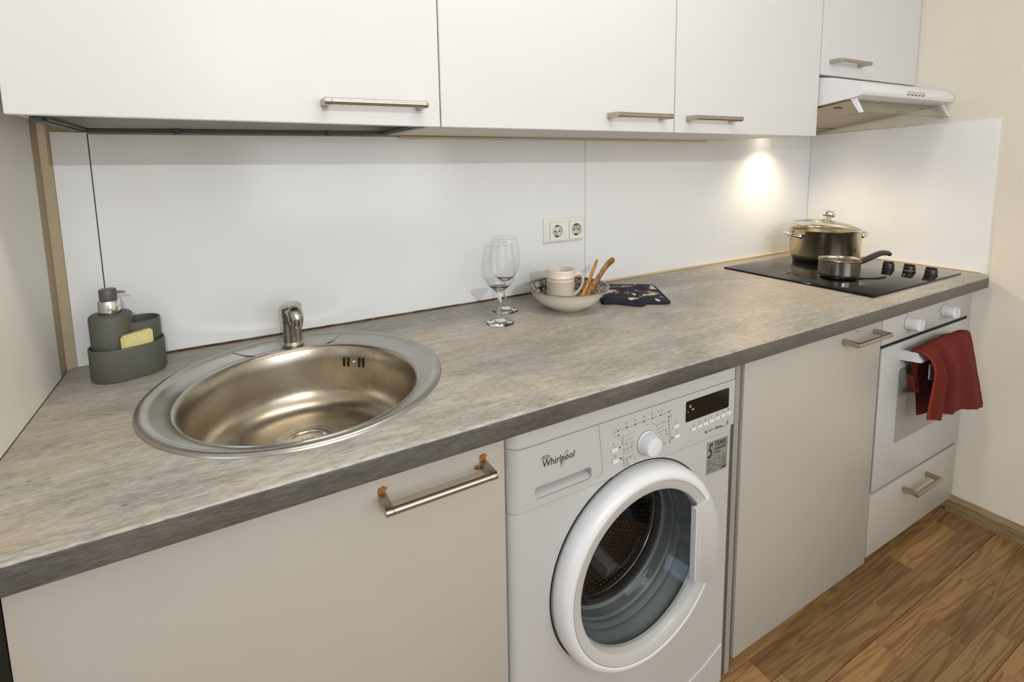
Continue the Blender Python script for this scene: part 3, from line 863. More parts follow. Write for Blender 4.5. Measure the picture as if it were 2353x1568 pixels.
def rust(parent, cx, cz, w_, h_):
    bm = new(); pts = []
    n = 13
    for k in range(n):
        t = 2 * PI * k / n; q = 1.0 if k % 2 else rr.uniform(0.5, 0.8)
        pts.append((cx + w_ / 2 * q * math.cos(t), cz + h_ / 2 * q * math.sin(t)))
    prism(bm, pts, 'y', YD - 0.0018, YD + 0.0002)
    o = build('rust_mark', bm, M['rust'], parent); o['label'] = 'orange flaking rust mark'
rust(d, 0.5045, 0.8045, 0.017, 0.015); rust(d, 0.6810, 0.8050, 0.016, 0.015); rust(d, 0.6680, 0.7905, 0.010, 0.008)
rust(d, 0.6715, 0.7865, 0.006, 0.005)

cab = thing('base_cabinet', 'narrow cream base cabinet between the washing machine and the oven', 'cabinet', (1.69, -0.3, 0.0))
bm = new()
box(bm, 1.3800, 1.398, YD + 0.02, -0.02, 0.04, 0.860); box(bm, 1.990, 2.0065, YD + 0.02, -0.02, 0.04, 0.860)
box(bm, 1.398, 1.990, YD + 0.02, -0.02, 0.04, 0.058); box(bm, 1.398, 1.990, -0.028, -0.02, 0.058, 0.860)
box(bm, 1.398, 1.990, -0.545, -0.53, 0.0, 0.042)
build('carcass', bm, M['carcass'], cab)
bm = new(); front(bm, 1.3791, 2.0050, 0.0375, 0.858)
d = build('door', bm, M['door_lower'], cab, True, 30)
bar_handle(d, 1.793, 1.968, YD, 0.8005, 0.0400)
bm = new(); disc_into(bm, 1.872, 0.815, 0.0022, YD - 0.0003); build('rust_spot', bm, M['red_dot'], d)
bm = new(); box(bm, 1.3545, 1.3715, -0.575, -0.02, 0.0, 0.860, 0.0006, 1)
tag(build('end_panel', bm, M['grey_strip']), 'narrow grey upright panel right of the washing machine', 'panel')
bm = new(); box(bm, 1.3722, 1.3792, -0.560, -0.02, 0.0, 0.860)  # black box added to give the narrow gap its shade
tag(build('gap_shade_fill', bm, M['black_gap']), 'black strip standing for the shaded gap between the grey upright panel and cream cabinet', 'gap shade')

# plinth behind the fronts
bm = new(); box(bm, 2.0, XR + 0.004, -0.50, -0.485, 0.0, 0.04)
tag(build('plinth', bm, M['skirting']), 'dark wooden plinth under the oven housing', 'plinth')

# ---------------------------------------------------------------- OVEN HOUSING DRAWER
OX0, OX1 = 2.0120, 2.6015
cab = thing('oven_drawer_unit', 'cream drawer unit below the built-in oven', 'drawer unit', (2.3, -0.3, 0.0))
bm = new(); box(bm, OX0 + 0.001, OX1 - 0.002, -0.548, -0.02, 0.040, 0.252); build('carcass', bm, M['carcass'], cab)
bm = new(); front(bm, OX0, OX1, 0.0525, 0.2620)
d = build('drawer', bm, M['door_lower'], cab, True, 30)
bar_handle(d, 2.213, 2.383, YD, 0.2190, 0.0400)

# ---------------------------------------------------------------- OVEN
ov = thing('built_in_oven', 'white built-in oven with grey glass window below the hob', 'oven', (2.3, -0.3, 0.265))
bm = new(); box(bm, OX0 + 0.004, OX1 - 0.004, -0.563, -0.03, 0.266, 0.858); box(bm, OX0 - 0.0055, OX0 + 0.004, -0.572, -0.30, 0.264, 0.745); box(bm, OX0, OX1, -0.575, -0.560, 0.725, 0.752); build('oven_body', bm, M['black_gap'], ov)
YO = -0.5815
bm = new(); box(bm, OX0 - 0.0040, OX1 + 0.001, YO, -0.5635, 0.7460, 0.858, 0.0015, 2)
fa = build('control_panel', bm, M['appliance'], ov, True, 30)
for kx, kz in ((2.1600, 0.7925), (2.4020, 0.7925)):
    bm = new()
    lathe(bm, [(0, 0), (0.0215, 0), (0.0215, -0.003), (0.0202, -0.004), (0.0195, -0.029), (0.0185, -0.0305), (0, -0.0305)], (kx, YO, kz), 'y', 32)
    kn = build('knob', bm, M['white_plastic'], ov, True, 35)
    bm = new()
    prism(bm, [(kx + 0.0188 * math.cos(t), kz + 0.0188 * math.sin(t)) for t in [-1.25 + 2.5 * k / 12 for k in range(13)]], 'y', YO - 0.0365, YO - 0.0300, 0.0008)
    build('grip', bm, M['white_plastic'], kn, True, 35)
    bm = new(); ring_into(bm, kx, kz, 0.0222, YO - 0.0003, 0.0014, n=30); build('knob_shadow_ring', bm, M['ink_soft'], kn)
bm = new()
for kx in (2.1600, 2.4020):
    for t in range(0, 360, 45):
        a = math.radians(t + 20); disc_into(bm, kx + 0.031 * math.cos(a), 0.793 + 0.031 * math.sin(a), 0.0013, YO - 0.0002)
for bx, bz in ((2.168, 0.842), (2.418, 0.845), (2.360, 0.797), (2.372, 0.764), (2.160, 0.757)):
    for a_, b_ in (((0, 0), (0.006, 0)), ((0.006, 0), (0.006, 0.009)), ((0.006, 0.009), (0, 0.009)), ((0, 0.009), (0, 0))):
        line_into(bm, bx + a_[0], bz + a_[1], bx + b_[0], bz + b_[1], YO - 0.0002, 0.0008)
build('printed_symbols', bm, M['ink_soft'], ov)
bm = new(); disc_into(bm, 2.1430, 0.8270, 0.0022, YO - 0.0006, 0.0008); build('indicator_light', bm, M['red_dot'], ov)
bm = new(); box(bm, OX0 + 0.0015, OX1 + 0.001, YO, -0.5755, 0.2735, 0.7345, 0.0015, 2)
od = build('oven_door', bm, M['appliance'], ov, True, 30)
bm = new(); prism(bm, rrect(2.1280, 2.5150, 0.4020, 0.6490, 0.010), 'y', YO - 0.0007, YO + 0.002)
build('oven_window', bm, M['oven_glass'], od)
bm = new()   # chunky white handle: two end posts and a bar
hz0, hz1 = 0.6885, 0.7165
for xa, xb in ((2.122, 2.136), (2.412, 2.426)):
    hexa(bm, [(xa, -0.637, hz0), (xb, -0.637, hz0), (xb, YO + 0.001, hz0 - 0.008), (xa, YO + 0.001, hz0 - 0.008),
              (xa, -0.6255, hz1), (xb, -0.6255, hz1), (xb, YO + 0.001, hz1 - 0.006), (xa, YO + 0.001, hz1 - 0.006)])
hexa(bm, [(2.136, -0.637, hz0), (2.414, -0.637, hz0), (2.414, -0.619, hz0), (2.136, -0.619, hz0),
          (2.136, -0.6255, hz1), (2.414, -0.6255, hz1), (2.414, -0.612, hz1), (2.136, -0.612, hz1)])
build('oven_handle', bm, M['white_plastic'], od)

# ================================================================ WASHING MACHINE
wm = thing('washing_machine', 'white front-loading washing machine under the worktop', 'washing machine', (1.03, -0.3, 0.0))
WX0, WX1 = 0.7265, 1.3330
YF = -0.588
WCX, WCZ, WR = 1.0325, 0.4685, 0.2176
def rfront(bm, x0, x1, yb, yf, z0, z1, r=0.022, n=6, r2=0.012):
    """box whose two vertical front edges are rounded"""
    pts = [(x0, yb)]
    for k in range(n + 1):
        t = PI + PI / 2 * k / n; pts.append((x0 + r + r * math.cos(t), yf + r + r * math.sin(t)))
    for k in range(n + 1):
        t = -PI / 2 + PI / 2 * k / n; pts.append((x1 - r2 + r2 * math.cos(t), yf + r2 + r2 * math.sin(t)))
    pts.append((x1, yb))
    prism(bm, pts, 'z', z0, z1)
bm = new(); rfront(bm, WX0 + 0.001, WX1 - 0.001, -0.04, YF, 0.012, 0.6775)
wb = build('machine_body', bm, M['appliance'], wm, True, 30)
cb = new(); lathe(cb, [(0, -0.70), (0.192, -0.70), (0.192, -0.20), (0, -0.20)], (WCX, 0, WCZ), 'y', 64)
boolean(wb, cutter(cb))
bm = new(); rfront(bm, WX0 + 0.0015, WX1 - 0.0015, -0.04, YF - 0.001, 0.6790, 0.6955); build('fascia_band', bm, M['appliance'], wm, True, 30)
bm = new(); rfront(bm, WX0, WX1, -0.04, YF - 0.007, 0.6965, 0.8045, 0.026)
fas = build('control_fascia', bm, M['appliance'], wm, True, 30)
bm = new(); rfront(bm, WX0, WX1, -0.04, YF - 0.006, 0.8058, 0.852, 0.026); build('machine_top', bm, M['appliance'], wm, True, 30)
YP = YF - 0.007
# detergent drawer pull recess
cb = new()
prism(cb, rrect(0.7770, 0.9070, 0.6990, 0.7240, 0.008), 'y', YP - 0.02, YP + 0.020)
boolean(fas, cutter(cb))
bm = new()
hexa(bm, [(0.778, YP + 0.0025, 0.6995), (0.906, YP + 0.0025, 0.6995), (0.906, YP + 0.019, 0.6995), (0.778, YP + 0.019, 0.6995),
          (0.778, YP + 0.010, 0.706), (0.906, YP + 0.010, 0.706), (0.906, YP + 0.0195, 0.706), (0.778, YP + 0.0195, 0.706)])
build('drawer_pull', bm, M['appliance'], wm, True, 50)
# seam of the detergent drawer and panel joints
bm = new()
seam = [(0.9235, 0.8040), (0.9305, 0.745), (0.9345, 0.712), (0.9335, 0.704), (0.928, 0.6985), (0.918, 0.6968)]
for p, q in zip(seam, seam[1:]): line_into(bm, p[0], p[1], q[0], q[1], YP - 0.0001, 0.0008)
build('drawer_seam', bm, M['ink_soft'], wm)
# kick panel line
bm = new()
kp = [(0.76, 0.060), (1.10, 0.062), (1.20, 0.072), (1.26, 0.090), (1.305, 0.112), (1.318, 0.118)]
for p, q in zip(kp, kp[1:]): line_into(bm, p[0], p[1], q[0], q[1], YF - 0.0008, 0.0025, 0.001)
build('kick_seam', bm, M['white_plastic'], wm)
# programme knob
bm = new()
KX, KZ = 1.0490, 0.7320
lathe(bm, [(0.0245, 0), (0.0245, -0.003), (0.0228, -0.004), (0.0215, -0.020), (0.0192, -0.0245), (0.010, -0.0262), (0, -0.0265)], (KX, YP, KZ), 'y', 40)
kn = build('programme_knob', bm, M['white_plastic'], wm, True, 50)
bm = new(); ring_into(bm, KX, KZ, 0.0250, YP - 0.0002, 0.0010, n=36); build('knob_gap', bm, M['ink_soft'], kn)
# display
bm = new()
P_ = [(1.1625, 0.7865), (1.2985, 0.7925), (1.3055, 0.7465), (1.1715, 0.7400)]
prism(bm, rrect(1.1640, 1.3040, 0.7430, 0.7900, 0.004), 'y', YP - 0.0008, YP + 0.001)
disp = build('display', bm, M['display'], wm)
bm = new(); ring_into(bm, 1.1770, 0.7770, 0.0028, YP - 0.0010, 0.0006, n=14); line_into(bm, 1.1770, 0.7760, 1.1770, 0.7780, YP - 0.001, 0.0006)
line_into(bm, 1.182, 0.7685, 1.188, 0.7688, YP - 0.001, 0.0022); disc_into(bm, 1.1700, 0.7660, 0.0010, YP - 0.001)
build('display_symbols', bm, M['ink_white'], disp)
# buttons
def button(x, z, w_=0.0165, h_=0.0085):
    bm = new(); prism(bm, rrect(x - w_ / 2, x + w_ / 2, z - h_ / 2, z + h_ / 2, 0.0026, 3), 'y', YP - 0.0028, YP + 0.001, 0.0006)
    b = build('button', bm, M['white_plastic'], wm, True, 40)
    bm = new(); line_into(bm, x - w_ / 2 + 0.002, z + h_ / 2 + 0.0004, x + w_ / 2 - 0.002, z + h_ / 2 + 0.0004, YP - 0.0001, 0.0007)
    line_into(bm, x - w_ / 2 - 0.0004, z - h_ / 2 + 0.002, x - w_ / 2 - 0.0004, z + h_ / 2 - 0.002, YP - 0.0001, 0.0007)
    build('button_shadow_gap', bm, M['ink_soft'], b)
for x, z in ((0.9630, 0.7410), (0.9665, 0.7165), (1.1340, 0.7435), (1.1375, 0.7200)): button(x, z)
for k in range(7): button(1.1890 + k * 0.0192, 0.7218 + k * 0.0012, 0.0165, 0.0080)
# printed dots, sequence line and symbols
bm = new()
yt = YP - 0.0002
dots = [(0.9722, 0.7782), (0.9954, 0.7786), (1.0186, 0.7792), (1.0420, 0.7792), (1.0654, 0.7798), (1.0889, 0.7800), (1.1116, 0.7812), (1.1132, 0.7701),
        (0.9745, 0.7680), (0.9780, 0.7413), (0.9805, 0.7173), (1.1235, 0.7195)]
for x, z in dots: disc_into(bm, x, z, 0.0018, yt, 0.0004, 12)
build('indicator_dots', bm, M['ink'], wm)
bm = new()
for (xa, za), (xb, zb) in zip(dots[1:5], dots[2:6]): line_into(bm, xa + 0.003, za, xb - 0.003, zb, yt, 0.0006)
line_into(bm, 0.979, 0.778, 0.992, 0.7785, yt, 0.0006); line_into(bm, 0.979, 0.778, 0.9775, 0.782, yt, 0.0006); line_into(bm, 1.092, 0.780, 1.100, 0.781, yt, 0.0006); line_into(bm, 1.100, 0.781, 1.102, 0.785, yt, 0.0006)
rr = random.Random(9)
def glyph(x, z, s=0.0045):
    s *= 0.8
    k = rr.choice('ocutr')
    if k == 'o': ring_into(bm, x, z, s * 0.55, yt, 0.0006, n=10)
    elif k == 'c': ring_into(bm, x, z, s * 0.55, yt, 0.0006, n=8, a0=0.8, a1=5.5); disc_into(bm, x, z, 0.0007, yt)
    elif k == 'u':
        line_into(bm, x - s / 2, z + s / 2, x - s / 3, z - s / 2, yt); line_into(bm, x - s / 3, z - s / 2, x + s / 3, z - s / 2, yt); line_into(bm, x + s / 3, z - s / 2, x + s / 2, z + s / 2, yt)
    elif k == 't':
        line_into(bm, x - s / 2, z - s / 2, x, z + s / 2, yt); line_into(bm, x, z + s / 2, x + s / 2, z - s / 2, yt); line_into(bm, x - s / 2, z - s / 2, x + s / 2, z - s / 2, yt)
    else:
        line_into(bm, x - s / 2, z - s / 3, x + s / 2, z - s / 3, yt); line_into(bm, x - s / 2, z + s / 3, x + s / 2, z + s / 3, yt); line_into(bm, x - s / 2, z - s / 3, x - s / 2, z + s / 3, yt)
for x, z in ((0.963, 0.7785), (0.966, 0.7675), (0.9945, 0.788), (1.018, 0.7885), (1.0415, 0.789), (1.065, 0.789), (1.083, 0.7895), (1.0925, 0.7895), (1.1180, 0.782), (1.1195, 0.771),
             (0.962, 0.7525), (0.965, 0.727), (1.133, 0.755), (1.137, 0.7315)): glyph(x, z)
for k in range(7): glyph(1.189 + k * 0.0192, 0.7310 + k * 0.0012)
for x, z in ((0.986, 0.760), (0.985, 0.7525), (0.986, 0.746), (0.995, 0.7455), (0.989, 0.7335), (0.999, 0.732), (0.989, 0.7265), (0.997, 0.7105), (1.007, 0.7125), (0.998, 0.7035), (0.999, 0.699),
             (1.099, 0.7625), (1.106, 0.742), (1.107, 0.7335), (1.103, 0.7135)): glyph(x, z, 0.0060)
build('printed_symbols', bm, M['ink_soft'], wm)
bm = new()

for i, (x, z) in enumerate(((1.110, 0.7625), (1.110, 0.7575), (1.111, 0.7505), (1.112, 0.7430), (1.113, 0.7355), (1.1135, 0.7290), (1.114, 0.7225), (1.1145, 0.7150), (1.115, 0.7100))):
    text_into(bm, ['60°', '40°', '60°', '60°', '40°', '40°', '40°', '60°', '40°'][i], x, yt, z, 0.0046)
for i, (x, z) in enumerate(((0.984, 0.7150), (0.985, 0.7095), (0.986, 0.7030), (0.987, 0.6975))):
    text_into(bm, ['20°', '40°', '30°', '40°'][i], x, yt, z, 0.0046)
build('temperature_marks', bm, M['ink_soft'], wm); bm = new()
text_into(bm, 'o', 1.0485, yt, 0.7680, 0.0050)
text_into(bm, '5kg • A++ • 1000 Rpm', 1.2255, yt, 0.7005, 0.0076, 0.25, 0.86)
text_into(bm, '6', 1.2985, yt, 0.7035, 0.0135, 0.3, 0.9, bold=-0.0001)
line_into(bm, 1.297, 0.7015, 1.307, 0.7020, yt, 0.0005)
line_into(bm, 1.285, 0.6985, 1.298, 0.6990, yt, 0.0006)
build('printed_text', bm, M['ink'], wm)
bm = new()   # guide lines radiating from the knob
for k in range(6):
    z = 0.7620 - k * 0.0095
    line_into(bm, 0.992, z - 0.001, 1.016, z + 0.0015, yt, 0.0003); line_into(bm, 1.078, z - 0.0015, 1.100, z + 0.001, yt, 0.0003)
ring_into(bm, KX, KZ, 0.0400, yt, 0.0009, n=8, a0=0.62, a1=1.15); ring_into(bm, KX, KZ, 0.0400, yt, 0.0009, n=8, a0=2.85, a1=3.2); ring_into(bm, KX, KZ, 0.0400, yt, 0.0009, n=8, a0=3.7, a1=4.0)
build('guide_lines', bm, M['ink_soft'], wm)
# logo lettering
bm = new()
text_into(bm, 'Whirlpool', 0.7930, yt, 0.7570, 0.0200, 0.12, 0.87, bold=0.00012)
ring_into(bm, 0.8010, 0.7755, 0.0095, yt, 0.0007, rz=0.0032, n=26); ring_into(bm, 0.8010, 0.7755, 0.0060, yt, 0.0005, rz=0.0016, n=20)
ring_into(bm, 0.8420, 0.7610, 0.0165, yt, 0.0005, rz=0.0040, rot=1.05, n=28)
lt = build('logo_lettering', bm, M['ink'], wm)
# guarantee sticker
bm = new(); hexa(bm, [(1.2440, YF - 0.0008, 0.5905), (1.3130, YF - 0.0008, 0.5875), (1.3130, YF + 0.0005, 0.5875), (1.2440, YF + 0.0005, 0.5905),
                      (1.2448, YF - 0.0008, 0.6680), (1.3150, YF - 0.0008, 0.6672), (1.3150, YF + 0.0005, 0.6672), (1.2448, YF + 0.0005, 0.6680)])
stk = build('guarantee_sticker', bm, M['silver_label'], wm)
bm = new(); ys = YF - 0.0010
text_into(bm, '5', 1.2450, ys, 0.6300, 0.0480, 0.18, 0.72, bold=0.0002)
text_into(bm, 'YEARS', 1.2690, ys, 0.6530, 0.0165, 0.12, 0.86, bold=0.0001)
text_into(bm, 'GUARANTEE', 1.2690, ys, 0.6430, 0.0095, 0.12, 0.72, bold=-0.0001)
text_into(bm, 'on Motor', 1.2690, ys, 0.6355, 0.0062, 0.1, 0.9)
rr = random.Random(2)
for r_ in range(9):
    z = 0.626 - r_ * 0.0038
    for c_ in range(4):
        if rr.random() < 0.85:
            xx = 1.248 + c_ * 0.0165; line_into(bm, xx, z, xx + rr.uniform(0.009, 0.0145), z, ys, 0.0006)
text_into(bm, 'Whirlpool', 1.2920, ys, 0.5925, 0.0056, 0.1, 0.9)
build('sticker_text', bm, M['ink'], stk)

# door: outer ring, inner ring, handle flap, glass bowl, gasket, drum
bm = new()
lathe(bm, [(0.192, -0.590), (0.2160, -0.590), (0.2176, -0.596), (0.2176, -0.606), (0.2145, -0.617), (0.2085, -0.625), (0.2005, -0.6285), (0.1945, -0.6285), (0.1935, -0.6275)], (WCX, 0, WCZ), 'y', 96)
door = build('porthole_door', bm, M['white_plastic'], wm, True, 50)
bm = new()
lathe(bm, [(0.1930, -0.6268), (0.1925, -0.6278), (0.182, -0.6268), (0.1735, -0.6235), (0.1712, -0.6190), (0.1705, -0.600)], (WCX, 0, WCZ), 'y', 96)
build('inner_ring', bm, M['appliance'], door, True, 40)
bm = new()
lathe(bm, [(0.2182, -0.5895), (0.2210, -0.5890), (0.2210, -0.5880)], (WCX, 0, WCZ), 'y', 72)
build('door_gap', bm, M['black_gap'], door)
bm = new()   # handle flap: chord on the left, arc on the right
pts = [(1.1640, 0.3930), (1.1640, 0.5640)]
a_hi = math.atan2(0.5680 - WCZ, 1.2000 - WCX); a_lo = math.atan2(0.3720 - WCZ, 1.2000 - WCX)
for k in range(17):
    t = a_hi + (a_lo - a_hi) * k / 16; pts.append((WCX + 0.2055 * math.cos(t), WCZ + 0.2055 * math.sin(t)))
prism(bm, pts, 'y', -0.6320, -0.622, 0.0012)
fl = build('door_handle', bm, M['appliance'], door, True, 30)
bm = new(); box(bm, 1.1622, 1.1645, -0.6325, -0.618, 0.3930, 0.5640, 0.0006, 1)
build('handle_lip', bm, M['white_plastic'], door)
bm = new(); box(bm, 1.1750, 1.1765, -0.6328, -0.6315, 0.4400, 0.5130); build('handle_slit', bm, M['ink_white'], door)
bm = new()
gp = [(0.1704, -0.607), (0.1640, -0.592), (0.1540, -0.567), (0.1420, -0.544), (0.125, -0.530), (0.08, -0.522), (0.0, -0.520)]
lathe(bm, gp, (WCX, 0, WCZ), 'y', 72)
build('door_glass', bm, M['door_glass'], door, True, 60)
bm = new()
lathe(bm, [(0.192, -0.587), (0.1860, -0.586), (0.1820, -0.578), (0.1740, -0.564), (0.1730, -0.560), (0.1738, -0.555), (0.1690, -0.548), (0.1680, -0.543), (0.1688, -0.538), (0.1655, -0.534), (0.1650, -0.512), (0.1600, -0.508), (0.1600, -0.500), (0.1640, -0.496), (0.1650, -0.480)], (WCX, 0, WCZ), 'y', 72)
build('gasket', bm, M['rubber'], wm, True, 35)
bm = new()
lathe(bm, [(0.1592, -0.506), (0.1560, -0.500), (0.1560, -0.492), (0.1600, -0.488), (0.1640, -0.482), (0.1840, -0.475)], (WCX, 0, WCZ), 'y', 72)
build('gasket_lip', bm, M['rubber_dark'], wm, True, 35)
bm = new()
lathe(bm, [(0.1580, -0.486), (0.1560, -0.483), (0.1560, -0.480), (0.1585, -0.476), (0.19, -0.472)], (WCX, 0, WCZ), 'y', 72)
build('drum_lip', bm, M['chrome_worn'], wm, True, 35)
bm = new()
lathe(bm, [(0.1600, -0.476), (0.185, -0.468), (0.1905, -0.455), (0.1905, -0.22), (0.175, -0.21), (0, -0.205)], (WCX, 0, WCZ), 'y', 72)
build('drum', bm, M['drum'], wm, True, 40)
bm = new()
for iy in range(24):
    y = -0.452 + iy * 0.0100
    for k in range(108):
        t = 2 * PI * (k + 0.5 * (iy % 2)) / 108; r_ = 0.1900
        c = Vector((WCX + r_ * math.cos(t), y, WCZ + r_ * math.sin(t)))
        n_ = Vector((-math.cos(t), 0, -math.sin(t))); tt = Vector((-math.sin(t), 0, math.cos(t))); yy = Vector((0, 1, 0))
        top = bm.verts.new(c + n_ * 0.0016)
        q = [bm.verts.new(c + tt * a_ * 0.0030 + yy * b_ * 0.0030) for a_, b_ in ((1, 0), (0, 1), (-1, 0), (0, -1))]
        for a_ in range(4): bm.faces.new((top, q[a_], q[(a_ + 1) % 4]))
for ir in range(12):
    r_ = 0.025 + ir * 0.0125
    for k in range(int(2 * PI * r_ / 0.0135)):
        t = 2 * PI * k / int(2 * PI * r_ / 0.0135)
        c = Vector((WCX + r_ * math.cos(t), -0.2095, WCZ + r_ * math.sin(t)))
        top = bm.verts.new(c + Vector((0, -0.002, 0)))
        q = [bm.verts.new(c + Vector((a_ * 0.003, 0, b_ * 0.003))) for a_, b_ in ((1, 0), (0, 1), (-1, 0), (0, -1))]
        for a_ in range(4): bm.faces.new((top, q[a_], q[(a_ + 1) % 4]))
st = build('drum_perforations', bm, M['chrome'], wm); st['kind'] = 'stuff'
for a in (0.9, 0.9 + 2 * PI / 3, 0.9 + 4 * PI / 3):
    bm = new()
    c = Vector((WCX + 0.178 * math.cos(a), 0, WCZ + 0.178 * math.sin(a))); tt = Vector((-math.sin(a), 0, math.cos(a))); nn = Vector((math.cos(a), 0, math.sin(a)))
    p = []
    for y, h in ((-0.44, 0.012), (-0.24, 0.020)):
        for s, q in ((-1, 0.0), (-0.4, 1.0), (0.4, 1.0), (1, 0.0)):
            v = c + tt * s * 0.026 + nn * (0.012 - q * (h + 0.012)); p.append((v.x, y, v.z))
    V = [bm.verts.new(q) for q in p]
    for k in range(3): bm.faces.new((V[k], V[k + 1], V[k + 5], V[k + 4]))
    bm.faces.new(V[:4]); bm.faces.new(V[4:])
    build('drum_paddle', bm, M['rubber'], wm, True, 50)

# ================================================================ HOB
HB0, HB1, HY1, HY0 = 1.9504, 2.5213, -0.0804, -0.5772
hob = thing('ceramic_hob', 'black glass hob with three knobs set in the worktop', 'hob', ((HB0 + HB1) / 2, (HY0 + HY1) / 2, ZW))
bm = new(); box(bm, HB0, HB1, HY0, HY1, ZW + 0.0003, ZW + 0.0063, 0.0018, 2); build('hob_glass', bm, M['hob'], hob, True, 30)
def flat_ring(bm, x, y, r, w_=0.0009, z=ZW + 0.0065, n=56):
    A = [bm.verts.new((x + r * math.cos(2 * PI * k / n), y + r * math.sin(2 * PI * k / n), z)) for k in range(n)]
    B = [bm.verts.new((x + (r - w_) * math.cos(2 * PI * k / n), y + (r - w_) * math.sin(2 * PI * k / n), z)) for k in range(n)]
    for k in range(n): bm.faces.new((A[k], A[(k + 1) % n], B[(k + 1) % n], B[k]))
for x, y, r in ((2.085, -0.195, 0.088), (2.36, -0.20, 0.072), (2.105, -0.415, 0.074), (2.290, -0.43, 0.072)):
    bm = new(); flat_ring(bm, x, y, r); build('zone_marking', bm, M['hob_print'], hob)
for x, y in ((2.3975, -0.4150), (2.3975, -0.4780), (2.3940, -0.5410)):
    bm = new()
    lathe(bm, [(0.0185, 0), (0.0185, 0.0025), (0.0172, 0.0035), (0.0168, 0.018), (0.0150, 0.0215), (0, 0.0215)], (x, y, ZW + 0.0064), 'z', 28)
    kn = build('hob_knob', bm, M['black_plastic'], hob, True, 40)
    bm = new(); box(bm, x - 0.0035, x + 0.0035, y - 0.0150, y + 0.0150, ZW + 0.0272, ZW + 0.0330, 0.0012, 1)
    build('knob_grip', bm, M['black_plastic'], kn)
bm = new()
lathe(bm, [(0.0188, 0.0050), (0.0192, 0.0055), (0.0188, 0.0062)], (2.3975, -0.4780, ZW + 0.0064), 'z', 28)
build('knob_ring', bm, M['handle'], hob, True)

# ================================================================ STOCKPOT
PX, PY, PR = 2.3592, -0.2125, 0.1165
ZH = ZW + 0.0065
pot = thing('stockpot', 'large stainless steel stockpot with two loop handles on the hob', 'pot', (PX, PY, ZH))
bm = new()
z = ZH
lathe(bm, [(0, z), (0.098, z), (0.104, z + 0.003), (0.105, z + 0.010), (0.1075, z + 0.012), (0.113, z + 0.018), (PR, z + 0.030), (PR, z + 0.120), (PR + 0.003, z + 0.1235), (PR + 0.0035, z + 0.1255), (PR + 0.001, z + 0.1265),
           (PR - 0.0015, z + 0.1245), (PR - 0.002, z + 0.118), (PR - 0.002, z + 0.030), (0.105, z + 0.012), (0, z + 0.008)], (PX, PY, 0), 'z', 72)
build('pot_body', bm, M['steel_pot'], pot, True, 50)
bm = new()
lathe(bm, [(0.0, z + 0.0001), (0.1045, z + 0.0002), (0.1062, z + 0.003), (0.1062, z + 0.011), (0.1070, z + 0.0118)], (PX, PY, 0), 'z', 72)
build('pot_base', bm, M['black_plastic'], pot, True, 50)
hd = Vector((0.86, -0.10, 0)).normalized()
camdir = Vector((cam.matrix_world.translation.x - PX, cam.matrix_world.translation.y - PY, 0)).normalized()
side = Vector((-camdir.y, camdir.x, 0))
def pot_handle(dirv, name='pot_handle'):
    dirv = dirv.normalized(); t = Vector((-dirv.y, dirv.x, 0)); c = Vector((PX, PY, z + 0.102))
    bm = new()
    pts = [c + dirv * (PR + 0.001) + t * 0.042, c + dirv * (PR + 0.010) + t * 0.040 + Vector((0, 0, 0.002)), c + dirv * (PR + 0.026) + t * 0.026 + Vector((0, 0, 0.008)),
           c + dirv * (PR + 0.030) + Vector((0, 0, 0.010)), c + dirv * (PR + 0.026) - t * 0.026 + Vector((0, 0, 0.008)), c + dirv * (PR + 0.010) - t * 0.040 + Vector((0, 0, 0.002)), c + dirv * (PR + 0.001) - t * 0.042]
    tube(bm, smoothpath(pts, 5), 0.0055, 12)
    for s in (-1, 1):
        q = c + dirv * (PR - 0.002) + t * s * 0.043
        v = dirv
        bmesh.ops.create_uvsphere(bm, u_segments=12, v_segments=8, radius=0.008, matrix=Matrix.Translation(q) @ Matrix.Diagonal((0.7, 0.7, 1.1, 1)))
    build(name, bm, M['chrome'], pot, True, 60)
hv = side * -0.86 + camdir * 0.50
pot_handle(hv)
pot_handle(-hv)
bm = new()   # litre scale stamped on the wall
for k in range(4):
    t = math.atan2(camdir.y, camdir.x) + 0.82 + k * 0.055; r_ = PR + 0.0003
    c = Vector((PX + r_ * math.cos(t), PY + r_ * math.sin(t), z + 0.050)); tt = Vector((-math.sin(t), math.cos(t), 0)); n_ = Vector((math.cos(t), math.sin(t), 0))
    hexa(bm, [c - tt * .0009 - n_ * .0004, c + tt * .0009 - n_ * .0004, c + tt * .0009 + n_ * .0003, c - tt * .0009 + n_ * .0003] + [p + Vector((0, 0, 0.013)) + tt * 0.0015 for p in (c - tt * .0009 - n_ * .0004, c + tt * .0009 - n_ * .0004, c + tt * .0009 + n_ * .0003, c - tt * .0009 + n_ * .0003)])
build('scale_marks', bm, M['ink'], pot)
# lid, resting tilted on the rim
lid = thing('glass_lid', 'round glass lid with steel knob resting askew on the stockpot', 'lid', (PX, PY, z + 0.1268))
tilt_axis = camdir.cross(Vector((0, 0, 1)))
def lid_part(name, prof, mat, n=64, ang=60, sub=None):
    bm = new(); lathe(bm, prof, (0, 0, 0), 'z', n)
    # tilt: the side away to the left rises by a few degrees
    left = -side if (-side).x < 0 else side
    rot = Matrix.Rotation(math.radians(6.0), 4, Vector((0, 0, 1)).cross(left) * -1)
    bmesh.ops.transform(bm, matrix=Matrix.Translation(Vector((PX, PY, z + 0.1375)) + left * -0.004) @ rot, verts=bm.verts)
    return build(name, bm, mat, lid, True, ang)
lid_part('glass_pane', [(0.1125, 0.0015), (0.100, 0.0065), (0.08, 0.0125), (0.05, 0.0180), (0.018, 0.0205)], M['lid_glass'])
lid_part('lid_rim', [(0.1120, -0.0015), (0.1165, -0.0020), (0.1190, 0.0005), (0.1178, 0.0025), (0.1120, 0.0030), (0.1112, 0.0008), (0.1120, -0.0015)], M['chrome'])
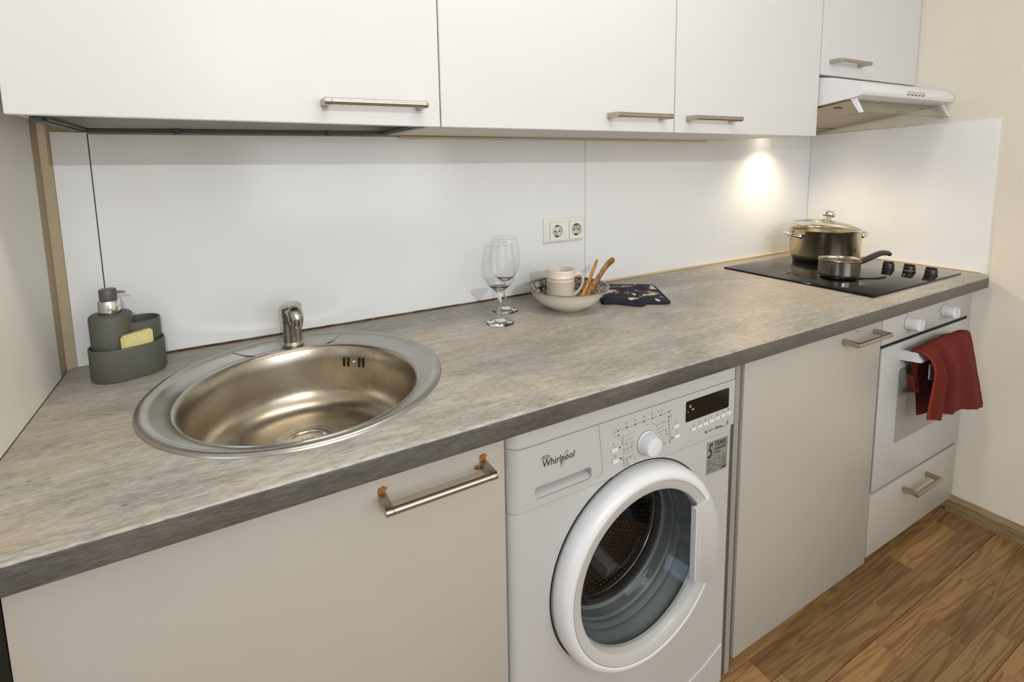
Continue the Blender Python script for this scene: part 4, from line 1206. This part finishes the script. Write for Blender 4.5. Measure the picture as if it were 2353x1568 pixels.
lid_part('lid_knob', [(0.0, 0.0205), (0.024, 0.0200), (0.0255, 0.0220), (0.018, 0.0245), (0.010, 0.027), (0.010, 0.033), (0.018, 0.036), (0.0225, 0.041), (0.0230, 0.050), (0.0195, 0.0540), (0.0195, 0.0560), (0.018, 0.058), (0, 0.0585)], M['chrome'], 36)

# ================================================================ SAUCEPAN
QX, QY = 2.1124, -0.3969
pan = thing('saucepan', 'small steel saucepan with a black handle at the front of the hob', 'saucepan', (QX, QY, ZH))
bm = new()
lathe(bm, [(0, z), (0.049, z), (0.053, z + 0.004), (0.0575, z + 0.010), (0.0595, z + 0.018), (0.0598, z + 0.058), (0.0615, z + 0.0625), (0.0605, z + 0.0640), (0.0585, z + 0.0625), (0.0580, z + 0.056), (0.0578, z + 0.018), (0.052, z + 0.007), (0, z + 0.004)], (QX, QY, 0), 'z', 56)
build('pan_body', bm, M['steel_pan'], pan, True, 50)
bm = new()
hp = smoothpath([(2.168, -0.4010, z + 0.0405), (2.200, -0.4020, z + 0.0390), (2.250, -0.4030, z + 0.0430), (2.310, -0.4050, z + 0.0530), (2.355, -0.4070, z + 0.0590), (2.395, -0.4090, z + 0.0560), (2.415, -0.4100, z + 0.0480)], 4)
rs = [0.0075 + 0.0025 * math.sin(PI * i / (len(hp) - 1)) for i in range(len(hp))]; rs[-1] = 0.004; rs[-2] = 0.0072
tube(bm, hp, rs, 14)
build('pan_handle', bm, M['black_plastic'], pan, True, 60)

# ================================================================ WINE GLASSES
def wine_glass(x, y, label):
    g = thing('wine_glass', label, 'wine glass', (x, y, ZW), 'stemmed wine glasses')
    z = ZW + 0.0003
    outer = [(0, z), (0.0355, z), (0.0362, z + 0.0012), (0.034, z + 0.0028), (0.022, z + 0.0060), (0.010, z + 0.0100), (0.0070, z + 0.0135), (0.0062, z + 0.018), (0.0064, z + 0.019), (0.0046, z + 0.024), (0.0040, z + 0.040), (0.0046, z + 0.062),
             (0.0062, z + 0.074), (0.0090, z + 0.081), (0.0165, z + 0.089), (0.0290, z + 0.101), (0.0375, z + 0.116), (0.0418, z + 0.135), (0.0424, z + 0.150), (0.0410, z + 0.168), (0.0375, z + 0.188), (0.0338, z + 0.2060)]
    inner = [(0.0330, z + 0.2060), (0.0366, z + 0.188), (0.0400, z + 0.168), (0.0413, z + 0.150), (0.0407, z + 0.135), (0.0364, z + 0.117), (0.0278, z + 0.1035), (0.0150, z + 0.0925), (0.0060, z + 0.0875), (0, z + 0.0865)]
    bm = new(); lathe(bm, outer[:16] + [(0.0150, z + 0.0915), (0.0060, z + 0.0885), (0, z + 0.0880)], (x, y, 0), 'z', 48)
    build('stem_and_foot', bm, M['wine_glass'], g, True, 80)
    bm = new(); lathe(bm, outer[15:], (x, y, 0), 'z', 56)
    b = build('glass_bowl', bm, M['thin_wine'], g, True, 80)
    bm = new(); lathe(bm, [(0.0338, z + 0.2055), (0.0343, z + 0.2060), (0.0338, z + 0.2066), (0.0333, z + 0.2060), (0.0338, z + 0.2055)], (x, y, 0), 'z', 56)
    build('glass_rim', bm, M['wine_glass'], g, True, 80)
    return g
wine_glass(0.9223, -0.2069, 'empty wine glass standing nearest the front, overlapping the other one')
g2 = wine_glass(0.9882, -0.1188, 'empty wine glass standing behind, closer to the splashback and bowl')

# ================================================================ BOWL, MUG, SPOONS
BWX, BWY = 1.155, -0.180
bw = thing('serving_bowl', 'wide cream bowl with dark blue floral inside, under the socket', 'bowl', (BWX, BWY, ZW))
z = ZW + 0.0003
bm = new()
lathe(bm, [(0, z + 0.002), (0.046, z + 0.002), (0.047, z), (0.051, z), (0.054, z + 0.003), (0.070, z + 0.011), (0.088, z + 0.025), (0.100, z + 0.042), (0.107, z + 0.054), (0.1165, z + 0.0600), (0.1178, z + 0.0610)], (BWX, BWY, 0), 'z', 72)
build('bowl_body', bm, M['bowl_out'], bw, True, 60)
bm = new()
lathe(bm, [(0.1065, z + 0.0570), (0.1045, z + 0.0550), (0.0975, z + 0.0430), (0.0855, z + 0.0275), (0.068, z + 0.0140), (0.050, z + 0.0070), (0, z + 0.0055)], (BWX, BWY, 0), 'z', 72)
build('bowl_interior', bm, M['bowl_in'], bw, True, 60)
bm = new()
lathe(bm, [(0.1178, z + 0.0610), (0.1180, z + 0.0620), (0.1168, z + 0.0625), (0.1100, z + 0.0598), (0.1065, z + 0.0570)], (BWX, BWY, 0), 'z', 72)
build('bowl_rim', bm, M['bowl_rim'], bw, True, 60)
MX, MY = 1.140, -0.168
mug = thing('mug', 'cream stoneware mug standing inside the blue patterned bowl', 'mug', (MX, MY, z + 0.008))
zm = z + 0.0082
bm = new()
lathe(bm, [(0, zm + 0.001), (0.029, zm + 0.001), (0.031, zm), (0.0345, zm + 0.003), (0.0375, zm + 0.012), (0.0388, zm + 0.030), (0.0392, zm + 0.0700), (0.0398, zm + 0.0705), (0.0392, zm + 0.0715), (0.0398, zm + 0.0800), (0.0408, zm + 0.0808), (0.0400, zm + 0.0818), (0.0408, zm + 0.0960), (0.0412, zm + 0.1000), (0.0403, zm + 0.1012),
           (0.0388, zm + 0.1000), (0.0365, zm + 0.080), (0.0355, zm + 0.015), (0.030, zm + 0.006), (0, zm + 0.005)], (MX, MY, 0), 'z', 56)
build('mug_body', bm, M['mug'], mug, True, 50)
bm = new()
for k in range(64):
    t = 2 * PI * k / 64
    for zz in (0.0745,):
        c = Vector((MX + 0.0394 * math.cos(t), MY + 0.0394 * math.sin(t), zm + zz))
        bmesh.ops.create_cube(bm, size=0.0016, matrix=Matrix.Translation(c) @ Matrix.Rotation(t, 4, 'Z') @ Matrix.Diagonal((0.5, 1.0, 0.7, 1)))
o = build('dotted_relief', bm, M['spoon_dark'], mug)
hdv = Vector((0.78, 0.25, 0)).normalized(); hdv = Vector((0.80, -0.20, 0)).normalized()
c = Vector((MX, MY, zm))
bm = new()
tube(bm, smoothpath([c + hdv * 0.039 + Vector((0, 0, 0.078)), c + hdv * 0.050 + Vector((0, 0, 0.084)), c + hdv * 0.064 + Vector((0, 0, 0.080)), c + hdv * 0.069 + Vector((0, 0, 0.062)), c + hdv * 0.063 + Vector((0, 0, 0.042)), c + hdv * 0.050 + Vector((0, 0, 0.028)), c + hdv * 0.037 + Vector((0, 0, 0.022))], 5), 0.0055, 12, flat=(tuple(hdv), 0.75))
build('mug_handle', bm, M['mug'], mug, True, 60)

def spoon(name, label, pts, rs, mat, flat):
    bm = new(); P = smoothpath(pts, 5)
    n = len(P); R_ = []
    for i in range(n):
        t = i / (n - 1) * (len(rs) - 1); k = min(int(t), len(rs) - 2); R_.append(lerp(rs[k], rs[k + 1], t - k))
    tube(bm, P, R_, 14, flat=flat)
    return tag(build(name, bm, mat, None, True, 60), label, 'wooden utensil')
spoon('wooden_spoon', 'shorter slim wooden spoon leaning out of the bowl beside the mug', [(1.172, -0.222, 0.922), (1.187, -0.217, 0.942), (1.206, -0.208, 0.964), (1.232, -0.198, 0.998), (1.254, -0.190, 1.026)], [0.013, 0.0165, 0.0105, 0.0085, 0.0090, 0.0062], M['spoon'], ((0.35, -0.6, -0.1), 0.45))
spoon('wooden_spatula', 'longer broad wooden spatula leaning out of the bowl on the right', [(1.200, -0.215, 0.926), (1.218, -0.209, 0.946), (1.246, -0.199, 0.968), (1.280, -0.190, 0.997), (1.304, -0.186, 1.013), (1.322, -0.184, 1.018)], [0.015, 0.0205, 0.0150, 0.0115, 0.0120, 0.0122, 0.0075], M['spoon_dark'], ((0.35, -0.6, -0.1), 0.45))

# ================================================================ POT HOLDER
ph = thing('pot_holder', 'folded navy pot holder with cream print lying right of the bowl', 'pot holder', (1.39, -0.19, ZW))
bm = new()
cs = [Vector((1.2560, -0.2150, 0)), Vector((1.4150, -0.3150, 0)), Vector((1.5200, -0.1480, 0)), Vector((1.3650, -0.0500, 0))]
NU = 26; NV = 24
top = []
rr = random.Random(4)
for i in range(NU + 1):
    row = []
    for j in range(NV + 1):
        u, v = i / NU, j / NV
        p = cs[0] * (1 - u) * (1 - v) + cs[1] * u * (1 - v) + cs[2] * u * v + cs[3] * (1 - u) * v
        e = min(u, 1 - u, v, 1 - v)
        h = 0.0095 * min(1, (e / 0.06)) ** 0.5 if e > 0 else 0.0
        h += 0.0022 * math.sin(u * 9 + 1) * math.sin(v * 8) * min(1, e * 8)
        h += 0.006 * (1 - u) * (1 - abs(v - 0.4))
        row.append(bm.verts.new((p.x, p.y, ZW + 0.002 + h + 0.002)))
    top.append(row)
for i in range(NU):
    for j in range(NV): bm.faces.new((top[i][j], top[i + 1][j], top[i + 1][j + 1], top[i][j + 1]))
bord = [top[i][0] for i in range(NU + 1)] + [top[NU][j] for j in range(1, NV + 1)] + [top[i][NV] for i in range(NU - 1, -1, -1)] + [top[0][j] for j in range(NV - 1, 0, -1)]
low = [bm.verts.new((v.co.x, v.co.y, ZW + 0.0003)) for v in bord]
for k in range(len(bord)):
    j = (k + 1) % len(bord); bm.faces.new((bord[k], bord[j], low[j], low[k]))
bm.faces.new(low)
bpath = [Vector((v.co.x, v.co.y, ZW + 0.0048)) for v in bord[::3]]; bpath.append(bpath[0])
build('quilted_pad', bm, M['mitt'], ph, True, 60)
bm = new()
tube(bm, bpath, 0.0046, 8, cap=False)
build('edge_binding', bm, M['navy'], ph, True, 70)
bm = new()
tube(bm, smoothpath([(1.290, -0.238, ZW + 0.007), (1.302, -0.262, ZW + 0.007), (1.318, -0.280, ZW + 0.0055), (1.334, -0.290, ZW + 0.005), (1.344, -0.286, ZW + 0.006), (1.342, -0.276, ZW + 0.009), (1.330, -0.266, ZW + 0.009)], 5), 0.0046, 10)
build('hanging_loop', bm, M['navy'], ph, True, 60)

# ================================================================ SOAP CADDY, SPONGE
cad = thing('soap_caddy', 'olive grey soap dispenser caddy with chrome pump collar in the left corner', 'soap dispenser', (0.125, -0.09, ZW))
def hollow(bm, outline_o, outline_i, z0, z1, zf):
    n = len(outline_o)
    A = [bm.verts.new((p[0], p[1], z0 + 0.004)) for p in outline_o]
    cx_ = sum(p[0] for p in outline_o) / n; cy_ = sum(p[1] for p in outline_o) / n
    A0 = [bm.verts.new((cx_ + (p[0] - cx_) * 0.95, cy_ + (p[1] - cy_) * 0.93, z0)) for p in outline_o]
    B = [bm.verts.new((p[0], p[1], z1 - 0.0008)) for p in outline_o]
    B2 = [bm.verts.new((q[0] * 0.7 + p[0] * 0.3, q[1] * 0.7 + p[1] * 0.3, z1)) for p, q in zip(outline_i, outline_o)]
    Cc = [bm.verts.new((p[0], p[1], z1 - 0.0008)) for p in outline_i]; D = [bm.verts.new((p[0], p[1], zf)) for p in outline_i]
    bm.faces.new(A0)
    for k in range(n):
        j = (k + 1) % n
        for a_, b_ in ((A0, A), (A, B), (B, B2), (B2, Cc), (Cc, D)): bm.faces.new((a_[k], a_[j], b_[j], b_[k]))
    bm.faces.new(D)
z = ZW + 0.0003
CA, CB = (0.112, -0.097), (0.143, -0.086)
bm = new(); hollow(bm, stadium(CA, CB, 0.047), stadium(CA, CB, 0.0435), z, ZW + 0.066, ZW + 0.020)
build('tray', bm, M['caddy'], cad, True, 45)
bm = new(); hollow(bm, stadium((0.1493, -0.069), (0.1495, -0.0688), 0.0345), stadium((0.1493, -0.069), (0.1495, -0.0688), 0.031), ZW + 0.02, 1.0055, ZW + 0.03)
build('rear_cup', bm, M['caddy'], cad, True, 45)
bm = new(); BCX, BCY = 0.1035, -0.083
lathe(bm, [(0, ZW + 0.012), (0.0352, ZW + 0.012), (0.0360, 1.018), (0.0350, 1.0235), (0.0315, 1.0265), (0.0205, 1.0275), (0.0190, 1.0255), (0, 1.0255)], (BCX, BCY, 0), 'z', 48)
build('bottle', bm, M['caddy'], cad, True, 40)
bm = new(); lathe(bm, [(0, 1.0240), (0.0178, 1.0240), (0.0182, 1.0252), (0.0182, 1.0520), (0.0172, 1.0535), (0, 1.0535)], (BCX, BCY, 0), 'z', 36)
build('pump_collar', bm, M['chrome'], cad, True, 40)['label'] = 'chrome pump collar'
bm = new(); lathe(bm, [(0, 1.0530), (0.0138, 1.0530), (0.0146, 1.0545), (0.0145, 1.0740), (0.0132, 1.0758), (0, 1.0762)], (BCX, BCY, 0), 'z', 36)
hd_ = build('pump_head', bm, M['pump_grey'], cad, True, 40)
bm = new(); tube(bm, [(BCX + 0.008, BCY - 0.003, 1.0705), (BCX + 0.018, BCY - 0.008, 1.0700), (BCX + 0.030, BCY - 0.014, 1.0690)], [0.0030, 0.0028, 0.0024], 12)
build('nozzle', bm, M['chrome_worn'], hd_, True)
sp = thing('sponge', 'pale yellow sponge with green scourer in the front of the soap caddy', 'sponge', (0.148, -0.112, ZW + 0.022))
bm = new()
sdir = Vector((CB[0] - CA[0], CB[1] - CA[1], 0)).normalized(); sn = Vector((sdir.y, -sdir.x, 0))
c = Vector((0.1475, -0.116, 0))
def slabp(bm, l, t0, t1, z0, z1, tilt=0.006, bev=0.003):
    p = []
    for zz, off in ((z0, 0), (z1, tilt)):
        for s, tt in ((-1, t0), (1, t0), (1, t1), (-1, t1)):
            q = c + sdir * s * l + sn * (tt - off) + Vector((0, 0, zz)) + (Vector((0, 0, 0.005)) if (s > 0 and zz == z1) else Vector()); p.append(q)
    hexa(bm, p); bmesh.ops.recalc_face_normals(bm, faces=bm.faces)
    if bev: bmesh.ops.bevel(bm, geom=list(bm.edges), offset=bev, segments=2, affect='EDGES')
slabp(bm, 0.0265, -0.004, 0.012, ZW + 0.0210, ZW + 0.0865); build('sponge_foam', bm, M['sponge'], sp, True, 40)
bm = new(); slabp(bm, 0.0265, -0.0085, -0.0042, ZW + 0.0210, ZW + 0.0855, bev=0.001); build('scourer_pad', bm, M['scourer'], sp, True, 40)

# ================================================================ TOWEL
tw = thing('hand_towel', 'red terry hand towel draped over the oven door handle', 'towel', (2.30, -0.64, 0.70))
Lp = [(2.130, -0.605, 0.700), (2.127, -0.609, 0.718), (2.124, -0.620, 0.7245), (2.119, -0.640, 0.7225), (2.127, -0.660, 0.704), (2.134, -0.668, 0.670), (2.131, -0.668, 0.626), (2.124, -0.666, 0.575), (2.121, -0.665, 0.540), (2.120, -0.665, 0.522)]
Rp = [(2.440, -0.604, 0.700), (2.445, -0.609, 0.720), (2.442, -0.622, 0.7290), (2.440, -0.640, 0.7240), (2.438, -0.655, 0.662), (2.456, -0.660, 0.604), (2.466, -0.665, 0.563), (2.480, -0.670, 0.515), (2.490, -0.672, 0.485), (2.493, -0.672, 0.470)]
LS = smoothpath(Lp, 9); RS = smoothpath(Rp, 9)
nv = len(LS); nu = 72
rr = random.Random(6)
bm = new(); G = []
for i in range(nv):
    row = []
    v = i / (nv - 1)
    for j in range(nu + 1):
        u = j / nu
        p = LS[i].lerp(RS[i], u)
        amp = max(0, v - 0.25) * 1.0
        fold = 0.016 * math.exp(-((u - 0.10) / 0.055) ** 2) - 0.018 * math.exp(-((u - 0.24 - 0.05 * v) / 0.05) ** 2) + 0.012 * math.exp(-((u - 0.42 + 0.1 * v) / 0.09) ** 2) - 0.007 * math.exp(-((u - 0.62) / 0.1) ** 2) + 0.008 * math.exp(-((u - 0.80) / 0.1) ** 2)
        q = Vector((p.x, p.y - fold * min(1, amp * 2.2 + (0.25 if v > 0.2 else 0)), p.z))
        if v < 0.35 and v > 0.02: q.z += 0.006 * math.sin(PI * u) + 0.0015 * math.sin(u * 22)
        q.z += 0.006 * math.sin(PI * u) * v
        q += Vector((rr.uniform(-1, 1), rr.uniform(-1, 1), rr.uniform(-1, 1))) * 0.0011
        row.append(bm.verts.new(q))
    G.append(row)
for i in range(nv - 1):
    for j in range(nu): bm.faces.new((G[i][j], G[i][j + 1], G[i + 1][j + 1], G[i + 1][j]))
def cloth(name, bm, mat, parent, th=0.0045):
    o = build(name, bm, mat, parent, True, 180)
    md = o.modifiers.new('thickness', 'SOLIDIFY'); md.thickness = th; md.offset = 0
    ms = o.modifiers.new('round', 'SUBSURF'); ms.levels = 1; ms.render_levels = 1
    return o
cloth('front_sheet', bm, M['towel'], tw)
bm = new(); G = []
BL_ = smoothpath([(2.130, -0.6045, 0.700), (2.150, -0.6035, 0.66), (2.165, -0.6060, 0.61), (2.170, -0.6120, 0.56), (2.135, -0.6300, 0.515)], 5)
BR_ = smoothpath([(2.440, -0.6040, 0.700), (2.442, -0.6035, 0.66), (2.450, -0.6055, 0.61), (2.455, -0.6100, 0.56), (2.470, -0.6150, 0.500)], 5)
for i in range(len(BL_)):
    row = []
    for j in range(21):
        u = j / 20; p = BL_[i].lerp(BR_[i], u); v = i / (len(BL_) - 1)
        row.append(bm.verts.new((p.x, p.y - 0.008 * math.sin(u * 9) ** 2 * v, p.z)))
    G.append(row)
for i in range(len(BL_) - 1):
    for j in range(20): bm.faces.new((G[i][j], G[i][j + 1], G[i + 1][j + 1], G[i + 1][j]))
cloth('back_sheet', bm, M['towel'], tw)
bm = new(); G = []   # curled corner that shows below the handle post
crl = smoothpath([(2.150, -0.6020, 0.685), (2.160, -0.598, 0.64), (2.175, -0.600, 0.605), (2.160, -0.606, 0.590), (2.130, -0.610, 0.598), (2.110, -0.612, 0.625), (2.103, -0.612, 0.652)], 5)
for p in crl:
    row = [bm.verts.new(p + Vector((0, -0.018 * t, -0.006 * t))) for t in (0, 0.33, 0.66, 1.0)]
    G.append(row)
for a_, b_ in zip(G, G[1:]):
    for j in range(3): bm.faces.new((a_[j], a_[j + 1], b_[j + 1], b_[j]))
cloth('curled_corner', bm, M['towel'], tw, 0.004)
bm = new()
tube(bm, [Vector(p) for p in [LS[i] for i in range(12, nv)]], 0.0030, 8)
build('side_hem', bm, M['towel_hem'], tw, True, 80)
bm = new()
hexa(bm, [(2.139, -0.652, 0.640), (2.162, -0.652, 0.632), (2.162, -0.651, 0.632), (2.139, -0.651, 0.640), (2.139, -0.6515, 0.686), (2.160, -0.6515, 0.684), (2.160, -0.6505, 0.684), (2.139, -0.6505, 0.686)])
cl = build('care_label', bm, M['ink_white'], tw)
bm = new()
for k in range(5): line_into(bm, 2.143, 0.676 - k * 0.008, 2.156, 0.675 - k * 0.008, -0.6524, 0.0018)
build('label_print', bm, M['ink'], cl)
